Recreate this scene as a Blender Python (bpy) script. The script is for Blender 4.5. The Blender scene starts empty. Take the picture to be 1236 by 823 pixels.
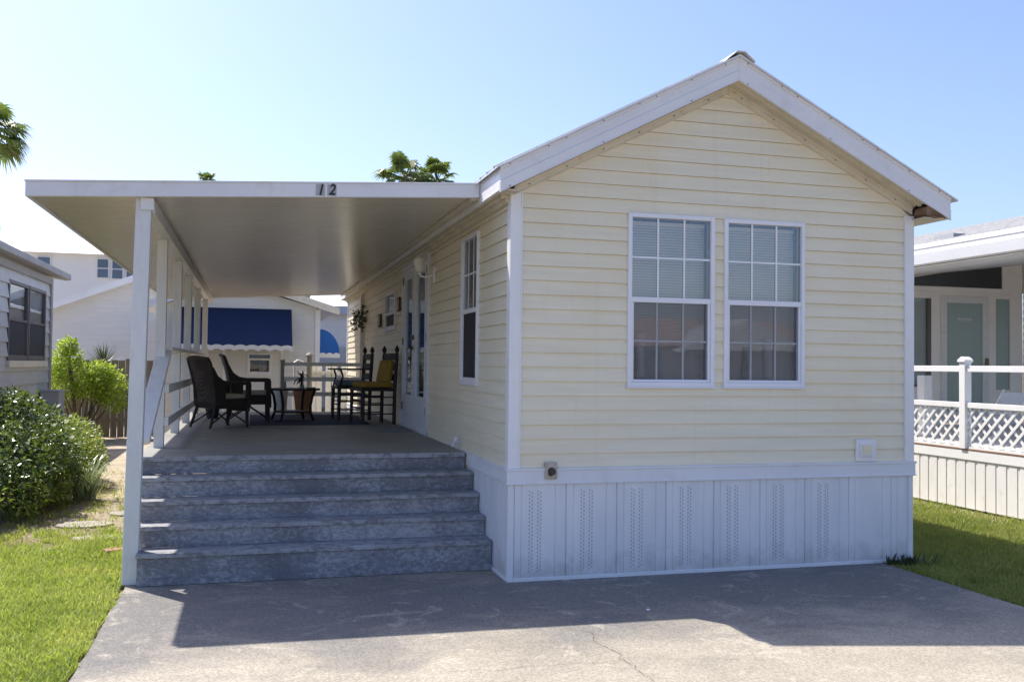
import bpy, bmesh, math, random
import numpy as np
from mathutils import Vector, Matrix, noise as mnoise
random.seed(7)
rng = np.random.default_rng(7)
C = bpy.context.scene.collection
sc = bpy.context.scene

# ------------------------------------------------------------------ camera, world, sun, exposure
cam_d = bpy.data.cameras.new('camera'); cam = bpy.data.objects.new('camera', cam_d); C.objects.link(cam)
R3 = [[0.9634118775312714, -0.018055122153636027, -0.2674164669493777],
      [-0.2677841546997714, -0.02252787333188553, -0.9632155217888005],
      [0.011366649611879127, 0.9995831668686502, -0.026538496367371038]]
CAMP = (-1.9758, -7.1337, 1.69)
mw = Matrix([R3[i] + [CAMP[i]] for i in range(3)] + [[0, 0, 0, 1]])
cam.matrix_world = mw
cam_d.sensor_width = 36; cam_d.lens = 1133.05 * 36 / 1236
cam_d.clip_start = .05; cam_d.clip_end = 3000
sc.camera = cam
SUN = Vector((-.412, .55, 1.0)).normalized()
elev = math.asin(SUN.z); azim = math.atan2(SUN.x, SUN.y)
w = bpy.data.worlds.new('World'); sc.world = w; w.use_nodes = True
nt = w.node_tree; bg = nt.nodes['Background']
sky = nt.nodes.new('ShaderNodeTexSky'); sky.sky_type = 'NISHITA'; sky.sun_disc = False
sky.sun_elevation = elev; sky.sun_rotation = azim
sky.air_density = 1.0; sky.dust_density = 2.0; sky.ozone_density = 3.0; sky.altitude = 0
wb = nt.nodes.new('ShaderNodeMix'); wb.data_type = 'RGBA'; wb.blend_type = 'MULTIPLY'; wb.inputs['Factor'].default_value = 1   # camera white balance of the sky
wb.inputs['B'].default_value = (.975, .965, 1.09, 1); nt.links.new(sky.outputs[0], wb.inputs['A']); nt.links.new(wb.outputs['Result'], bg.inputs[0]); bg.inputs[1].default_value = .15
sd = bpy.data.lights.new('sun', 'SUN'); so = bpy.data.objects.new('sun', sd); C.objects.link(so)
sd.energy = 5.0; sd.angle = math.radians(.53); sd.color = (1, .935, .83)
so.rotation_euler = SUN.to_track_quat('Z', 'Y').to_euler(); so.location = (-6, 9, 16)
sc.view_settings.view_transform = 'Standard'; sc.view_settings.look = 'None'
sc.view_settings.exposure = .55; sc.view_settings.gamma = 1; sc.view_settings.use_curve_mapping = False

# ------------------------------------------------------------------ helpers
class MB:
    def __init__(s): s.v = []; s.f = []; s.sm = False
    def quad(s, a, b, c, d):
        n = len(s.v); s.v += [tuple(a), tuple(b), tuple(c), tuple(d)]; s.f.append((n, n+1, n+2, n+3)); return s
    def tri(s, a, b, c):
        n = len(s.v); s.v += [tuple(a), tuple(b), tuple(c)]; s.f.append((n, n+1, n+2)); return s
    def hexa(s, p):
        n = len(s.v); s.v += [tuple(q) for q in p]
        for f in ((0,3,2,1),(4,5,6,7),(0,1,5,4),(1,2,6,5),(2,3,7,6),(3,0,4,7)): s.f.append(tuple(n+i for i in f))
        return s
    def box(s, x0, x1, y0, y1, z0, z1):
        return s.hexa([(x0,y0,z0),(x1,y0,z0),(x1,y1,z0),(x0,y1,z0),(x0,y0,z1),(x1,y0,z1),(x1,y1,z1),(x0,y1,z1)])
    def bar(s, p, q, w, h, up=(0,0,1)):
        p = Vector(p); q = Vector(q); d = (q-p).normalized(); u = Vector(up)
        if abs(d.dot(u)) > .99: u = Vector((0,1,0))
        a = d.cross(u).normalized()*w/2; b = a.cross(d).normalized()*h/2
        return s.hexa([p-a-b, p+a-b, q+a-b, q-a-b, p-a+b, p+a+b, q+a+b, q-a+b])
    def prism(s, poly, axis, a, b):
        # poly: 2d points in the other two axes (order xyz without axis)
        def P(u, v, t): return (t,u,v) if axis==0 else ((u,t,v) if axis==1 else (u,v,t))
        n = len(s.v); k = len(poly)
        s.v += [P(u,v,a) for u,v in poly] + [P(u,v,b) for u,v in poly]
        s.f.append(tuple(n+i for i in range(k))); s.f.append(tuple(n+k+i for i in reversed(range(k))))
        for i in range(k): j=(i+1)%k; s.f.append((n+i, n+k+i, n+k+j, n+j))
        return s
    def tube(s, pts, r, k=8, close=True):
        pts = [Vector(p) for p in pts]; m = len(pts)
        rs = r if isinstance(r,(list,tuple)) else [r]*m
        n = len(s.v); prev = None
        for i,p in enumerate(pts):
            d = (pts[min(i+1,m-1)]-pts[max(i-1,0)]).normalized()
            if prev is None:
                u = Vector((0,0,1)) if abs(d.z)<.9 else Vector((1,0,0)); a = d.cross(u).normalized()
            else: a = (prev - d*prev.dot(d)).normalized()
            prev = a; b = d.cross(a)
            for j in range(k):
                t = 2*math.pi*j/k; s.v.append(tuple(p + (a*math.cos(t)+b*math.sin(t))*rs[i]))
        for i in range(m-1):
            for j in range(k):
                s.f.append((n+i*k+j, n+i*k+(j+1)%k, n+(i+1)*k+(j+1)%k, n+(i+1)*k+j))
        if close: s.f.append(tuple(n+j for j in reversed(range(k)))); s.f.append(tuple(n+(m-1)*k+j for j in range(k)))
        return s
    def lathe(s, prof, c, k=20):
        n = len(s.v); m = len(prof)
        for r,z in prof:
            for j in range(k): t=2*math.pi*j/k; s.v.append((c[0]+r*math.cos(t), c[1]+r*math.sin(t), c[2]+z))
        for i in range(m-1):
            for j in range(k): s.f.append((n+i*k+j, n+i*k+(j+1)%k, n+(i+1)*k+(j+1)%k, n+(i+1)*k+j))
        s.f.append(tuple(n+j for j in reversed(range(k)))); s.f.append(tuple(n+(m-1)*k+j for j in range(k)))
        return s

def worldloc(o):
    v = Vector((0,0,0))
    while o is not None: v += Vector(o.location); o = o.parent
    return v
def obj(name, mb, mat, parent=None, local=False, bevel=0, smooth=False, loc=None, fixn=True):
    me = bpy.data.meshes.new(name)
    vs = mb.v
    if parent is not None and not local:
        off = worldloc(parent); vs = [(x-off.x, y-off.y, z-off.z) for x,y,z in vs]
    if parent is None and loc is not None: vs = [(x-loc[0], y-loc[1], z-loc[2]) for x,y,z in vs]
    me.from_pydata([tuple(v) for v in vs], [], mb.f); me.materials.append(mat); me.update()
    if fixn and len(mb.f) < 6000:
        bm = bmesh.new(); bm.from_mesh(me); bmesh.ops.recalc_face_normals(bm, faces=bm.faces); bm.to_mesh(me); bm.free()
    if smooth:
        for p in me.polygons: p.use_smooth = True
    o = bpy.data.objects.new(name, me); C.objects.link(o)
    if parent is not None: o.parent = parent
    elif loc is not None: o.location = loc
    if bevel:
        m = o.modifiers.new('bevel','BEVEL'); m.width = bevel; m.segments = 2; m.limit_method='ANGLE'
    return o
def tag(o, label=None, cat=None, group=None, kind=None):
    if label: o['label'] = label
    if cat: o['category'] = cat
    if group: o['group'] = group
    if kind: o['kind'] = kind
    return o
def thing(name, label, cat, loc=(0,0,0), rz=0, group=None):
    o = bpy.data.objects.new(name, None); C.objects.link(o); o.location = loc; o.rotation_euler=(0,0,rz)
    o.empty_display_size = .2
    return tag(o, label, cat, group)
def copy_tree(o, parent=None):
    c = o.copy(); C.objects.link(c)
    if parent is not None: c.parent = parent
    for ch in list(o.children): copy_tree(ch, c)
    return c

# ------------------------------------------------------------------ materials
def newmat(name):
    m = bpy.data.materials.new(name); m.use_nodes = True
    return m, m.node_tree.nodes, m.node_tree.links, m.node_tree.nodes['Principled BSDF']
def rgba(c): return (c[0], c[1], c[2], 1)
def ramp(N, L, src, stops):
    r = N.new('ShaderNodeValToRGB'); el = r.color_ramp.elements
    while len(el) < len(stops): el.new(.5)
    for e,(p,c) in zip(el, stops):
        e.position = p; e.color = rgba(c) if hasattr(c,'__len__') else (c,c,c,1)
    L.new(src, r.inputs[0]); return r.outputs[0]
def noise(N, L, vec, scale, detail=5, rough=.55, dist=0):
    n = N.new('ShaderNodeTexNoise'); n.inputs['Scale'].default_value=scale; n.inputs['Detail'].default_value=detail
    n.inputs['Roughness'].default_value=rough; n.inputs['Distortion'].default_value=dist
    if vec is not None: L.new(vec, n.inputs['Vector'])
    return n.outputs['Fac']
def coords(N, L, stretch=(1,1,1), space='Object'):
    t = N.new('ShaderNodeTexCoord'); mp = N.new('ShaderNodeMapping'); mp.inputs['Scale'].default_value = stretch
    L.new(t.outputs[space], mp.inputs[0]); return mp.outputs[0]
def mixc(N, L, fac, a, b, blend='MIX'):
    m = N.new('ShaderNodeMix'); m.data_type='RGBA'; m.blend_type=blend
    for sock,val in ((m.inputs['Factor'],fac),(m.inputs['A'],a),(m.inputs['B'],b)):
        if hasattr(val,'is_output') or isinstance(val, bpy.types.NodeSocket): L.new(val, sock)
        elif hasattr(val,'__len__'): sock.default_value = rgba(val)
        else: sock.default_value = val
    return m.outputs['Result']
def math_(N, L, op, a, b=None, c=None):
    m = N.new('ShaderNodeMath'); m.operation=op
    for i,v in enumerate((a,b,c)):
        if v is None: continue
        if isinstance(v, bpy.types.NodeSocket): L.new(v, m.inputs[i])
        else: m.inputs[i].default_value = v
    return m.outputs[0]
def bump(N, L, b, height, strength=.3, dist=.01):
    n = N.new('ShaderNodeBump'); n.inputs['Strength'].default_value=strength; n.inputs['Distance'].default_value=dist
    L.new(height, n.inputs['Height']); L.new(n.outputs[0], b.inputs['Normal'])
def paint(name, c, rough=.5, var=.12, scale=3, dirt=None, dirt_amt=.5, dscale=6, stretch=(1,1,1), bmp=.08, bscale=40, metallic=0, spec=.5, dth=(.55,.75)):
    m,N,L,B = newmat(name); v = coords(N,L,stretch)
    lo = tuple(x*(1-var) for x in c); hi = tuple(min(1,x*(1+var*.6)) for x in c)
    col = ramp(N,L,noise(N,L,v,scale,6),[(.3,lo),(.7,hi)])
    if dirt:
        f = ramp(N,L,noise(N,L,v,dscale,9,.65,.4),[(dth[0],0.0),(dth[1],dirt_amt)])
        col = mixc(N,L,f,col,dirt)
    L.new(col,B.inputs['Base Color'])
    B.inputs['Roughness'].default_value=rough; B.inputs['Metallic'].default_value=metallic; B.inputs['Specular IOR Level'].default_value=spec
    if bmp: bump(N,L,B,noise(N,L,v,bscale,6),bmp,.006)
    return m
def leafmat(name, cols, rough=.4, trans=.35, spec=.5, patch=0):
    m,N,L,B = newmat(name); g = N.new('ShaderNodeNewGeometry')
    k = len(cols); col = ramp(N,L,g.outputs['Random Per Island'],[(i/(k-1) if k>1 else 0, c) for i,c in enumerate(cols)])
    if patch:
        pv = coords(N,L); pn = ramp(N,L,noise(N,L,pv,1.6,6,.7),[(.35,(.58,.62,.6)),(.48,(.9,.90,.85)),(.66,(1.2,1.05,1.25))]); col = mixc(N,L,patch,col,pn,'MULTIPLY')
    L.new(col,B.inputs['Base Color']); B.inputs['Roughness'].default_value=rough; B.inputs['Specular IOR Level'].default_value=spec
    t = N.new('ShaderNodeBsdfTranslucent'); tc = mixc(N,L,.5,col,(.35,.5,.05)) if name!='backlit_vinyl' else mixc(N,L,0.0,col,(1,1,1)); L.new(tc,t.inputs[0])
    mx = N.new('ShaderNodeMixShader'); mx.inputs[0].default_value=trans
    L.new(B.outputs[0],mx.inputs[1]); L.new(t.outputs[0],mx.inputs[2]); L.new(mx.outputs[0],N['Material Output'].inputs[0])
    return m
def glassmat(name, tint=(.8,.85,.85), refl=.12, rough=.0, ior=1.5):
    m,N,L,B = newmat(name); N.remove(B)
    tr = N.new('ShaderNodeBsdfTransparent'); tr.inputs[0].default_value=rgba(tint)
    gl = N.new('ShaderNodeBsdfGlossy'); gl.inputs['Roughness'].default_value=rough; gl.inputs[0].default_value=(.9,.95,1,1)
    fr = N.new('ShaderNodeFresnel'); fr.inputs[0].default_value=ior
    f = math_(N,L,'ADD',fr.outputs[0],refl); mx=N.new('ShaderNodeMixShader')
    vv = coords(N,L,(1,1,1)); bn = N.new('ShaderNodeBump'); bn.inputs['Strength'].default_value=.04; bn.inputs['Distance'].default_value=.01
    L.new(noise(N,L,vv,4,2),bn.inputs['Height']); L.new(bn.outputs[0],gl.inputs['Normal'])
    L.new(f,mx.inputs[0]); L.new(tr.outputs[0],mx.inputs[1]); L.new(gl.outputs[0],mx.inputs[2]); L.new(mx.outputs[0],N['Material Output'].inputs[0])
    return m
def screenmat(name, c, op):
    m,N,L,B = newmat(name); B.inputs['Base Color'].default_value=rgba(c); B.inputs['Roughness'].default_value=.7
    tr = N.new('ShaderNodeBsdfTransparent'); mx=N.new('ShaderNodeMixShader'); mx.inputs[0].default_value=op
    L.new(tr.outputs[0],mx.inputs[1]); L.new(B.outputs[0],mx.inputs[2]); L.new(mx.outputs[0],N['Material Output'].inputs[0])
    return m

def siding_mat(name, c, grime, amt=.35):
    m,N,L,B = newmat(name); v = coords(N,L,(1,1,1)); vs = coords(N,L,(.5,.5,7)); vv = coords(N,L,(9,9,.6))
    lo = tuple(x*.90 for x in c)
    col = ramp(N,L,noise(N,L,vs,2.2,5),[(.3,lo),(.7,c)])
    col = mixc(N,L,ramp(N,L,noise(N,L,v,1.1,7,.6,.3),[(.45,0.0),(.72,amt)]),col,grime)
    col = mixc(N,L,ramp(N,L,noise(N,L,vv,1.3,6),[(.56,0.0),(.78,amt*.5)]),col,tuple(x*.75 for x in grime))
    L.new(col,B.inputs['Base Color']); B.inputs['Roughness'].default_value=.42; B.inputs['Specular IOR Level'].default_value=.4
    bump(N,L,B,noise(N,L,coords(N,L,(1,1,5)),3,5),.4,.012)
    return m

M = {}
M['siding'] = siding_mat('cream_vinyl_siding',(.83,.77,.60),(.76,.64,.40),.4)
M['siding_seam'] = paint('siding_seam',(.50,.40,.20),.6)
M['white'] = paint('white_painted_aluminium',(.76,.76,.78),.4,.07,2,(.45,.40,.33),.3,5)
M['white_clean'] = paint('white_paint',(.80,.80,.81),.45,.05,3,(.55,.52,.45),.2,8)
M['window_white'] = paint('white_window_vinyl',(.78,.79,.84),.35,.05,3)
M['soffit'] = paint('aged_cream_soffit',(.66,.60,.47),.5,.15,3,(.36,.28,.17),.4,5,(1,1,1))
M['frieze'] = paint('aged_frieze_trim',(.72,.66,.53),.5,.12,3,(.35,.25,.15),.5,9)
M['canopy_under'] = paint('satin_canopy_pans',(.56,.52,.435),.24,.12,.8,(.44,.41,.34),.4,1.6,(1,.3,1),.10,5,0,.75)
M['post'] = paint('white_post_paint',(.74,.74,.73),.5,.08,3,(.5,.46,.38),.35,8,(4,4,1))
M['skirt_trim'] = paint('white_band_trim',(.74,.76,.80),.45,.06,2,(.5,.47,.4),.25,7)
def skirtmat(name, holes=True):
    m,N,L,B = newmat(name); v = coords(N,L)
    col = ramp(N,L,noise(N,L,coords(N,L,(3,3,.6)),2,6),[(.3,(.66,.69,.73)),(.7,(.76,.78,.81))])
    # dirt splashes near the ground
    sep = N.new('ShaderNodeSeparateXYZ'); L.new(v,sep.inputs[0])
    lowz = math_(N,L,'SUBTRACT',.22,sep.outputs[2]); n1 = noise(N,L,v,7,8,.7)
    low = ramp(N,L,math_(N,L,'ADD',math_(N,L,'MULTIPLY',lowz,1.5),math_(N,L,'SUBTRACT',n1,.5)),[(.0,0.0),(.3,.6)])
    col = mixc(N,L,low,col,(.42,.42,.42))
    if holes:
        # perforated vent slots: a pair of columns every 0.43 m, small staggered holes
        u = math_(N,L,'MODULO',math_(N,L,'ADD',sep.outputs[0],10*.4325-.0),.4325)
        def colm(c0):
            du = math_(N,L,'ABSOLUTE',math_(N,L,'SUBTRACT',u,c0))
            d1 = math_(N,L,'ABSOLUTE',math_(N,L,'SUBTRACT',du,.011))
            zz = math_(N,L,'MODULO',sep.outputs[2],.03)
            dz = math_(N,L,'ABSOLUTE',math_(N,L,'SUBTRACT',zz,.012))
            sgn = math_(N,L,'GREATER_THAN',math_(N,L,'SUBTRACT',u,c0),0)
            zz2 = math_(N,L,'MODULO',math_(N,L,'ADD',sep.outputs[2],math_(N,L,'MULTIPLY',sgn,.015)),.03)
            dz2 = math_(N,L,'ABSOLUTE',math_(N,L,'SUBTRACT',zz2,.015))
            return math_(N,L,'MULTIPLY',math_(N,L,'LESS_THAN',math_(N,L,'ADD',d1,math_(N,L,'MULTIPLY',dz2,.8)),.0095),math_(N,L,'LESS_THAN',dz2,.012))
        h = math_(N,L,'MAXIMUM',colm(.17),colm(.24))
        inz = math_(N,L,'MULTIPLY',math_(N,L,'GREATER_THAN',sep.outputs[2],.07),math_(N,L,'LESS_THAN',sep.outputs[2],.71))
        inx = math_(N,L,'LESS_THAN',sep.outputs[0],3.02)
        h = math_(N,L,'MULTIPLY',h,math_(N,L,'MULTIPLY',inz,inx))
        col = mixc(N,L,math_(N,L,'MULTIPLY',h,.55),col,(.22,.24,.28))
    L.new(col,B.inputs['Base Color']); B.inputs['Roughness'].default_value=.42
    bump(N,L,B,noise(N,L,v,6,4),.08,.01)
    return m
M['skirt'] = skirtmat('white_vented_skirting')
M['skirt_side'] = skirtmat('white_skirting',False)
M['roofmetal'] = paint('galvanised_roof_metal',(.72,.72,.72),.35,.1,2,(.35,.32,.28),.5,6,metallic=.3)
M['darkedge'] = paint('dark_roof_edge',(.12,.10,.09),.7,.2)
M['rot'] = paint('rotten_wood',(.22,.13,.08),.85,.3,6,(.5,.42,.34),.7,12,bmp=.6,bscale=25)
M['glass'] = glassmat('window_glass',(.95,.95,.95),.04)
M['glass_dark'] = glassmat('door_glass',(.9,.93,.92),-.06,ior=1.35)
M['blind'] = paint('blind_slats',(.84,.80,.72),.5,.05,2)
M['muntin'] = paint('window_grille_white',(.80,.83,.86),.4,.03)
M['screen'] = screenmat('insect_screen',(.14,.15,.17),.22)
M['screen_side'] = screenmat('dense_insect_screen',(.03,.03,.04),.88)
M['interior'] = paint('dark_interior',(.05,.05,.055),.8,.2)
M['door'] = paint('white_door_paint',(.70,.72,.76),.4,.05,2)
M['metal_dark'] = paint('dark_metal',(.05,.045,.04),.4,.2,metallic=.6)
M['brass'] = paint('aged_brass',(.16,.13,.09),.35,.2,metallic=.8)
M['outlet'] = paint('weathered_outlet_plastic',(.50,.44,.38),.6,.15,12,(.2,.13,.08),.7,30)
M['black'] = paint('black_vinyl',(.015,.015,.018),.4,.1)
M['tape'] = paint('old_number_backing',(.42,.42,.43),.5,.1,20)

def concrete(name, c1, c2, stain):
    m,N,L,B = newmat(name); v = coords(N,L)
    col = ramp(N,L,noise(N,L,v,1.3,8,.6,.3),[(.3,c1),(.7,c2)])
    col = mixc(N,L,ramp(N,L,noise(N,L,v,.55,9,.62,.8),[(.48,0.0),(.66,.55)]),col,stain)
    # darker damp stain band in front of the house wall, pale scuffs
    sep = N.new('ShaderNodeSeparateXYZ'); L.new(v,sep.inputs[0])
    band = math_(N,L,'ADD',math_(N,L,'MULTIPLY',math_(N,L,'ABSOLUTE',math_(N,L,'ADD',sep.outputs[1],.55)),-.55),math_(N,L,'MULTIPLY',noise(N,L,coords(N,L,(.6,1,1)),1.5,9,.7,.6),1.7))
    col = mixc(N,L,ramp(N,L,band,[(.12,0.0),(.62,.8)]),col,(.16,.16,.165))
    col = mixc(N,L,ramp(N,L,noise(N,L,v,3.2,10,.7,1.2),[(.56,0.0),(.68,.5)]),col,tuple(min(1,x*1.3) for x in c2))
    vo = N.new('ShaderNodeTexVoronoi'); vo.inputs['Scale'].default_value=95; L.new(v,vo.inputs['Vector'])
    sp = ramp(N,L,vo.outputs['Color'],[(.25,.55),(.6,1.0),(.9,1.18)])
    col = mixc(N,L,.55,col,sp,'MULTIPLY')
    fine = ramp(N,L,noise(N,L,v,70,4,.7),[(.3,.72),(.7,1.12)])
    col = mixc(N,L,.6,col,fine,'MULTIPLY')
    L.new(col,B.inputs['Base Color']); B.inputs['Roughness'].default_value=.85; B.inputs['Specular IOR Level'].default_value=.3
    bump(N,L,B,noise(N,L,v,110,5,.7),.35,.004)
    return m
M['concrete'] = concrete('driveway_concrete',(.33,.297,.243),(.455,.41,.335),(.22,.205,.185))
def stepmat(name):
    m,N,L,B = newmat(name); v = coords(N,L); vx = coords(N,L,(.6,1,1))
    base = ramp(N,L,noise(N,L,v,2.2,6),[(.3,(.13,.135,.155)),(.7,(.22,.225,.25))])
    p1 = noise(N,L,vx,34,12,.80,.15); p2 = noise(N,L,v,1.6,5)
    f = ramp(N,L,math_(N,L,'ADD',p1,math_(N,L,'MULTIPLY',math_(N,L,'SUBTRACT',p2,.5),.6)),[(.46,0.0),(.62,.75)])
    col = mixc(N,L,f,base,(.44,.45,.48))
    col = mixc(N,L,ramp(N,L,noise(N,L,v,22,6,.7),[(.56,0.0),(.66,.45)]),col,(.09,.09,.095))
    L.new(col,B.inputs['Base Color']); B.inputs['Roughness'].default_value=.62
    bump(N,L,B,noise(N,L,v,45,7,.7),.35,.004)
    return m
M['step'] = stepmat('worn_grey_painted_boards')
M['tread'] = paint('pale_worn_tread_paint',(.33,.34,.37),.6,.2,3,(.15,.15,.165),.85,19,(.7,1,1),.3,45,dth=(.47,.60))
def deckmat(name):
    m,N,L,B = newmat(name); v = coords(N,L)
    col = ramp(N,L,noise(N,L,v,1.4,9,.65,.4),[(.3,(.19,.19,.18)),(.7,(.30,.30,.28))])
    col = mixc(N,L,ramp(N,L,noise(N,L,v,28,6,.7),[(.5,0.0),(.7,.5)]),col,(.40,.40,.39))
    L.new(col,B.inputs['Base Color']); B.inputs['Roughness'].default_value=.6
    bump(N,L,B,noise(N,L,v,60,5),.2,.003)
    return m
M['deck'] = deckmat('grey_painted_deck')
M['nosing'] = paint('worn_nosing',(.38,.38,.38),.6,.25,9,(.15,.15,.15),.7,14)

def groundmat(name):
    m,N,L,B = newmat(name); v = coords(N,L)
    sep = N.new('ShaderNodeSeparateXYZ'); L.new(v,sep.inputs[0])
    sand = ramp(N,L,noise(N,L,v,2.5,9,.7),[(.3,(.30,.24,.17)),(.55,(.46,.39,.29)),(.8,(.56,.50,.40))])
    soil = ramp(N,L,noise(N,L,v,5,9,.7),[(.3,(.10,.075,.05)),(.6,(.20,.16,.10)),(.75,(.30,.25,.17))])
    leftx = math_(N,L,'MULTIPLY',math_(N,L,'LESS_THAN',sep.outputs[0],-2.0),math_(N,L,'GREATER_THAN',sep.outputs[0],-30))
    yy = math_(N,L,'ADD',sep.outputs[1],math_(N,L,'MULTIPLY',noise(N,L,v,1.9,8,.75),3.0))
    f = ramp(N,L,math_(N,L,'MULTIPLY',yy,.1),[(.30,0.0),(.75,1.0)])
    f = math_(N,L,'MULTIPLY',f,leftx)
    rt = math_(N,L,'MULTIPLY',math_(N,L,'GREATER_THAN',sep.outputs[0],5.9),math_(N,L,'LESS_THAN',sep.outputs[0],9))
    f = math_(N,L,'MAXIMUM',f,math_(N,L,'MULTIPLY',rt,.8))
    col = mixc(N,L,f,soil,sand)
    L.new(col,B.inputs['Base Color']); B.inputs['Roughness'].default_value=.95
    bump(N,L,B,noise(N,L,v,14,9,.75),.7,.03)
    return m
M['ground'] = groundmat('sandy_soil')
M['grass'] = leafmat('grass_blades',[(.34,.40,.07),(.46,.53,.11),(.55,.60,.17),(.66,.64,.32)],.5,.5,.3,1.0)
M['grass_dark'] = leafmat('shade_toned_grass_blades',[(.19,.23,.06),(.28,.31,.08),(.38,.38,.14)],.5,.4,.3,1.0)  # darker copy of the grass colours, house shade put into the colour
M['leaf_gloss'] = leafmat('glossy_shrub_leaves',[(.03,.065,.018),(.05,.10,.025),(.09,.15,.035),(.16,.21,.06)],.27,.25,.8)
M['leaf_var'] = leafmat('yellow_green_leaves',[(.08,.14,.02),(.17,.25,.04),(.33,.39,.08),(.48,.48,.18)],.4,.35)
M['leaf_lime'] = leafmat('lime_leaves',[(.22,.32,.03),(.36,.48,.05),(.48,.58,.08),(.58,.62,.14)],.4,.55)
M['leaf_dark'] = leafmat('dark_leaves',[(.02,.035,.02),(.03,.05,.03)],.4,.15)
M['strap'] = leafmat('strap_leaves',[(.20,.26,.14),(.38,.44,.30),(.55,.60,.45)],.35,.3)
M['palm'] = leafmat('palm_fronds',[(.05,.09,.025),(.09,.14,.03),(.14,.19,.05),(.22,.23,.08)],.4,.35)
M['agave'] = leafmat('spiky_leaves',[(.04,.06,.06),(.07,.09,.09)],.5,.1)
M['bark'] = paint('bark',(.16,.12,.08),.9,.3,8,bmp=.8,bscale=20)
M['petal'] = leafmat('white_petals',[(.75,.75,.70),(.82,.82,.78)],.5,.3)
M['grey_siding'] = siding_mat('grey_lap_siding',(.52,.53,.54),(.36,.31,.24),.4)
M['grey_trim'] = paint('grey_trim',(.33,.32,.31),.6,.15,3)
M['window_dark'] = paint('dark_window_frame',(.12,.10,.10),.5,.1)
M['curtain'] = paint('pale_curtain',(.80,.79,.74),.8,.08,4,stretch=(12,12,.4))
M['fence_wood'] = paint('weathered_fence_wood',(.30,.235,.165),.85,.25,3,(.16,.12,.08),.5,6,(6,6,.7),.4,30)
M['white_siding'] = siding_mat('white_lap_siding',(.72,.72,.70),(.62,.60,.55),.2)
M['pale_wall'] = siding_mat('pale_wall',(.70,.70,.72),(.62,.62,.62),.15)
M['stucco'] = paint('white_stucco',(.78,.78,.78),.8,.04,1)
M['far_glass'] = paint('far_window_blue_glass',(.08,.12,.19),.15,.2,1,spec=.8)
M['blue'] = paint('blue_awning_canvas',(.002,.018,.075),.75,.12,2,stretch=(1,1,1),bmp=.15,bscale=300)
M['blue_lite'] = paint('bright_blue_awning_canvas',(.015,.14,.50),.7,.1,2,bmp=.15,bscale=300)
M['shingle'] = paint('grey_shingles',(.20,.20,.20),.9,.45,5,(.45,.45,.46),.8,9,(1,2.5,1),.8,12,dth=(.48,.6))
M['glass_far'] = glassmat('pale_far_glass',(.97,.97,.97),-.12,ior=1.15)
M['roof_tan'] = paint('tan_roof',(.45,.30,.24),.9,.2,3)
M['beige_siding'] = siding_mat('beige_lap_siding',(.55,.52,.45),(.45,.42,.35),.25)
M['vinyl_white'] = paint('bright_white_vinyl',(.82,.82,.82),.35,.03,2)
M['vinyl_dirty'] = paint('splashed_white_vinyl',(.78,.77,.75),.45,.06,2,(.45,.40,.33),.35,6,(2,2,1))
M['wicker'] = None
def wicker(name,c):
    m,N,L,B = newmat(name); v = coords(N,L)
    wv = N.new('ShaderNodeTexWave'); wv.wave_type='BANDS'; wv.bands_direction='Z'; wv.inputs['Scale'].default_value=28; wv.inputs['Distortion'].default_value=1.5; L.new(v,wv.inputs[0])
    wh = N.new('ShaderNodeTexWave'); wh.bands_direction='X'; wh.inputs['Scale'].default_value=28; L.new(v,wh.inputs[0])
    h = math_(N,L,'MULTIPLY',wv.outputs['Fac'],wh.outputs['Fac'])
    L.new(ramp(N,L,h,[(.1,tuple(x*.5 for x in c)),(.7,c)]),B.inputs['Base Color']); B.inputs['Roughness'].default_value=.5
    bump(N,L,B,h,.8,.006); return m
M['wicker'] = wicker('dark_brown_wicker',(.045,.028,.024))
M['cushion_beige'] = paint('patterned_beige_cushion',(.42,.38,.30),.9,.1,6,(.18,.15,.10),.7,28)
M['cushion_yellow'] = paint('mustard_cushion',(.31,.195,.025),.85,.12,6)
M['cushion_blue'] = paint('blue_grey_cushion',(.16,.19,.24),.85,.2,8,(.4,.4,.4),.4,24)
M['dark_wood'] = paint('dark_stained_wood',(.02,.014,.014),.6,.25,6)
M['rug'] = paint('navy_rug',(.035,.05,.10),.95,.2,5,(.10,.13,.2),.5,14)
M['mat'] = paint('grey_doormat',(.20,.20,.21),.95,.2,12)
M['terracotta'] = paint('terracotta',(.42,.20,.10),.8,.15,5)
M['backlit'] = leafmat('backlit_vinyl',[(.80,.78,.72),(.84,.82,.76)],.4,.5)
M['brick'] = paint('brick_paver',(.42,.24,.17),.9,.2,8)
M['stone'] = paint('flagstone',(.36,.33,.29),.9,.2,5,(.2,.18,.14),.5,10)
M['ceramic'] = paint('glazed_pot',(.35,.33,.30),.3,.2,8)
M['plastic_blue'] = paint('navy_plastic',(.02,.025,.06),.4,.1)
M['greybox'] = paint('grey_meter_box',(.36,.37,.38),.5,.1,4)
M['crack'] = paint('crack_dirt',(.10,.085,.07),.95,.2)

# ================================================================== SETTING: ground, driveway, lawns
def sheet(name, x0,x1,y0,y1,z,mat,nx=1,ny=1,amp=0):
    mb = MB(); vs=[]; 
    for j in range(ny+1):
        for i in range(nx+1):
            x=x0+(x1-x0)*i/nx; y=y0+(y1-y0)*j/ny
            mb.v.append((x,y,z+(amp*mnoise.noise((x*.9,y*.9,3)) if amp else 0)))
    for j in range(ny):
        for i in range(nx): a=j*(nx+1)+i; mb.f.append((a,a+1,a+nx+2,a+nx+1))
    return obj(name,mb,mat)
g = sheet('ground',-900,900,-900,900,-.035,M['ground'],1,1); tag(g,kind='structure')
dw = MB()
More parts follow.
